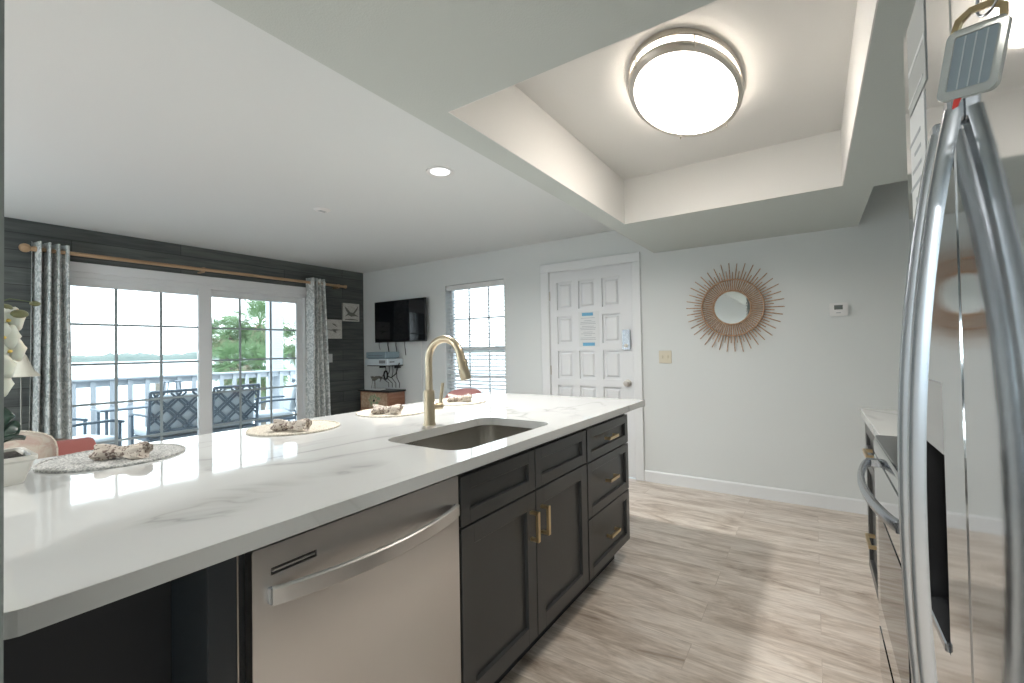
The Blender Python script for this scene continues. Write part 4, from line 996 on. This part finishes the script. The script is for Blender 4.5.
def fridge():
    x0, xs, x1 = .160, .748, 1.075; yf = -.148; t = thing('refrigerator', 'stainless steel side by side refrigerator with ice dispenser', 'refrigerator', ((x0+x1)/2, -.5, 0))
    MB().box(x0, x1, YR+.02, yf-.075, .02, 1.765, .004).out('cabinet_body', SILVD, t)
    MB().box(x0+.01, x1-.01, yf-.09, yf-.03, .02, .075, .003).out('kick_grille', BLACK, t)
    def door(a, b, nm, hole=None):
        # convex front: outline in plan extruded upwards, slightly bulged and rounded at both edges
        P = []; n = 60; r = .005
        for k in range(n+1):
            s = .5-.5*math.cos(PI*k/n); s = .5-.5*math.cos(PI*s); x = a+.003+(b-a-.006)*s; e = min(x-a-.003, b-.003-x)
            y = yf-(r-math.sqrt(max(0, r*r-(r-min(e, r))**2)))
            P.append((x, y))
        P = [(a+.003, yf-.07)]+P+[(b-.003, yf-.07)]
        if hole:
            xa, xb, za, zb = hole
            lo = MB().prism(P, .085, za).prism(P, zb, 1.790)
            lo.box(a+.003, xa, yf-.07, yf, za, zb).box(xb, b-.003-.014, yf-.07, yf, za, zb).box(xa, xb, yf-.07, yf-.06, za, zb).box(b-.017, b-.003, yf-.07, yf-.014, za, zb)
            return lo.out(nm, STEELF, t)
        return MB().prism(P, .085, 1.790).out(nm, STEELF, t)
    near = door(x0, xs+.0015, 'fresh_food_door')
    # far door: flat face with dispenser recess
    xa, xb, za, zb = .852, 1.022, .815, 1.192
    fd = MB()
    r = .012
    P = [(xs+.0015, yf-.07), (xs+.0015, yf-.003), (xs+.0045, yf), (x1-.003-r, yf)]+[(x1-.003-r+r*math.sin(q), yf-r+r*math.cos(q)) for q in (.4, .8, 1.2, PI/2)]+[(x1-.003, yf-.07)]
    fd.prism(P, .085, za); fd.prism(P, zb, 1.790)
    fd.prism([(xs+.0015, yf-.07), (xs+.0015, yf-.003), (xs+.0045, yf), (xa, yf), (xa, yf-.07)], za, zb)
    fd.prism([(xb, yf-.07), (xb, yf)]+P[3:], za, zb)
    fd.box(xa, xb, yf-.07, yf-.058, za, zb)
    fd = fd.out('freezer_door', STEELF, t)
    dp = MB().box(xa, xb, yf-.058, yf-.004, 1.085, zb, .002).out('dispenser_panel', mat('dispenser_grey', (.30, .31, .31), .12), fd)
    MB().box(xa, xb, yf-.0575, yf-.055, za, 1.085).box(xa, xa+.002, yf-.055, yf-.001, za, 1.085).box(xb-.002, xb, yf-.055, yf-.001, za, 1.085).out('dispenser_recess', BLACK, fd)
    MB().box(xa+.01, xb-.01, yf-.056, yf+.004, za-.002, za+.012, .002).out('drip_tray', STEELH, fd)
    MB().box((xa+xb)/2-.02, (xa+xb)/2+.02, yf-.05, yf-.035, .93, 1.05, .004).out('dispenser_paddle', BLACK, fd)
    def handle(x, par):
        zc, H = 1.03, .485; n = 36; pts = []
        for k in range(n+1):
            s = -1+2*k/n; pts.append((x, yf+.008+.042*(1-abs(s)**2.2), zc+H*s))
        w, d = .0115, .0075
        prof = [(-d, -w), (-d, w), (d*.3, w), (d, w*.72), (d*1.05, w*.30), (d*.72, w*.22), (d*.72, -w*.02), (d*1.05, -w*.10), (d*.95, -w*.75), (d*.3, -w)]
        # sweep tangent is +z: first coordinate along +y (outwards), second along tangent x normal
        o = MB().sweep(pts, 1, prof=prof, upv=(0, 1, 0)).out('door_handle', STEELH, par, smooth=True, angle=35)
        for s in (-1, 1): MB().box(x-.011, x+.011, yf-.002, yf+.014, zc+s*H-.014, zc+s*H+.014, .003).out('handle_mount', STEELH, o)
    handle(.712, near); handle(.786, fd)
    for x in (x0+.06, x1-.06):
        for y in (yf-.15, YR+.1): MB().cyl((x, y, 0), (x, y, .02), .02, 10).out('foot', BLACK, t)
    # papers stuck to the freezer door
    pp = thing('paper_sheet', 'printed paper sheet at the top of the freezer door, above the other sheet', 'paper', (.96, yf+.001, 1.70), 'papers on the refrigerator')
    MB().box(.882, 1.015, yf+.0003, yf+.0014, 1.635, 1.783).out('sheet', mat('grey_paper', (.45, .48, .48), .8), pp)
    MB().box(.885, 1.01, yf+.0014, yf+.0020, 1.70, 1.708).box(.90, 1.02, yf+.0014, yf+.0020, 1.65, 1.654).out('printed_lines', PAPER, pp)
    pq = thing('paper_sheet', 'pale paper sheet on the freezer door below the printed sheet', 'paper', (.96, yf+.001, 1.52), 'papers on the refrigerator')
    MB().box(.900, 1.012, yf+.0003, yf+.0014, 1.40, 1.630).out('sheet', PAPER, pq)
    m_ = MB()
    for k in range(7): m_.box(.93, 1.02-.02*(k % 3), yf+.0014, yf+.0018, 1.43+.025*k, 1.436+.025*k)
    m_.out('printed_lines', PAPERG, pq)
fridge()

# key tag on a hook on the near door
def keytag():
    cx, cy, cz = .520, -.116, 1.486; S = .78
    hk = thing('magnetic_hook', 'small metal magnetic hook high on the refrigerator door', 'hook', (cx, -.148, 1.60))
    MB().cyl((cx, -.148, 1.60), (cx, -.138, 1.60), .014, 24).out('magnet', STEELH, hk)
    MB().sweep([(cx, -.138, 1.60), (cx, -.125, 1.598), (cx, -.118, 1.588), (cx, -.112, 1.594)], .0016, 8).out('hook_wire', STEELH, hk, smooth=True)
    t = thing('key_tag', 'clear plastic key tag with paper insert hanging beside the refrigerator handle', 'key tag', (cx, cy, cz))
    rt_ = Matrix.Translation((cx, cy, cz)) @ Matrix.Rotation(math.radians(56), 4, 'Z') @ Matrix.Rotation(math.radians(-10), 4, 'Y') @ Matrix.Scale(S, 4)
    FM = rt_ @ face_y(0)
    # frame with thickness: outline ring + back
    MB().prism(rrect(-.025, .025, -.040, .032, .008), -.0035, .0035, holes=[rrect(-.018, .018, -.031, .025, .003)], M=FM).out('plastic_rim', ACRYL, t)
    MB().prism(rrect(-.018, .018, -.031, .025, .002), -.0012, .0012, M=FM).out('paper_insert', mat('tag_insert', (.20, .25, .28), .6), t)
    m_ = MB()
    for q in (-.009, 0, .009): m_.prism([(q-.0006, -.030), (q+.0006, -.030), (q+.0006, .024), (q-.0006, .024)], -.0018, .0018, M=FM)
    m_.out('ruled_lines', PAPERG, t)
    MB().prism([(-.022, .030), (-.020, .044), (-.006, .052), (.010, .052), (.021, .044), (.023, .030)], -.0022, .0022, holes=[[(-.016, .032), (-.015, .040), (-.005, .046), (.009, .046), (.015, .040), (.017, .032)]], M=FM).out('brass_hanger', BRASS, t)
    c = rt_ @ Vector((-.004, 0, .050))
    MB().sweep([c+Vector((.012*math.cos(a), .004*math.cos(a), .012*math.sin(a)+.004)) for a in [2*PI*k/24 for k in range(24)]], .0011, 8, closed=True).sweep([c+Vector((0, 0, .014)), Vector((cx, cy+.001, 1.575)), Vector((cx, cy, 1.5875))], .0011, 8).out('key_ring', STEELH, t, smooth=True)
    MB().prism([(.004, -.040), (.010, -.040), (.010, -.050), (.006, -.048)], -.001, .001, M=FM).out('red_tab', mat('red_plastic', (.55, .05, .04), .4), t)
keytag()
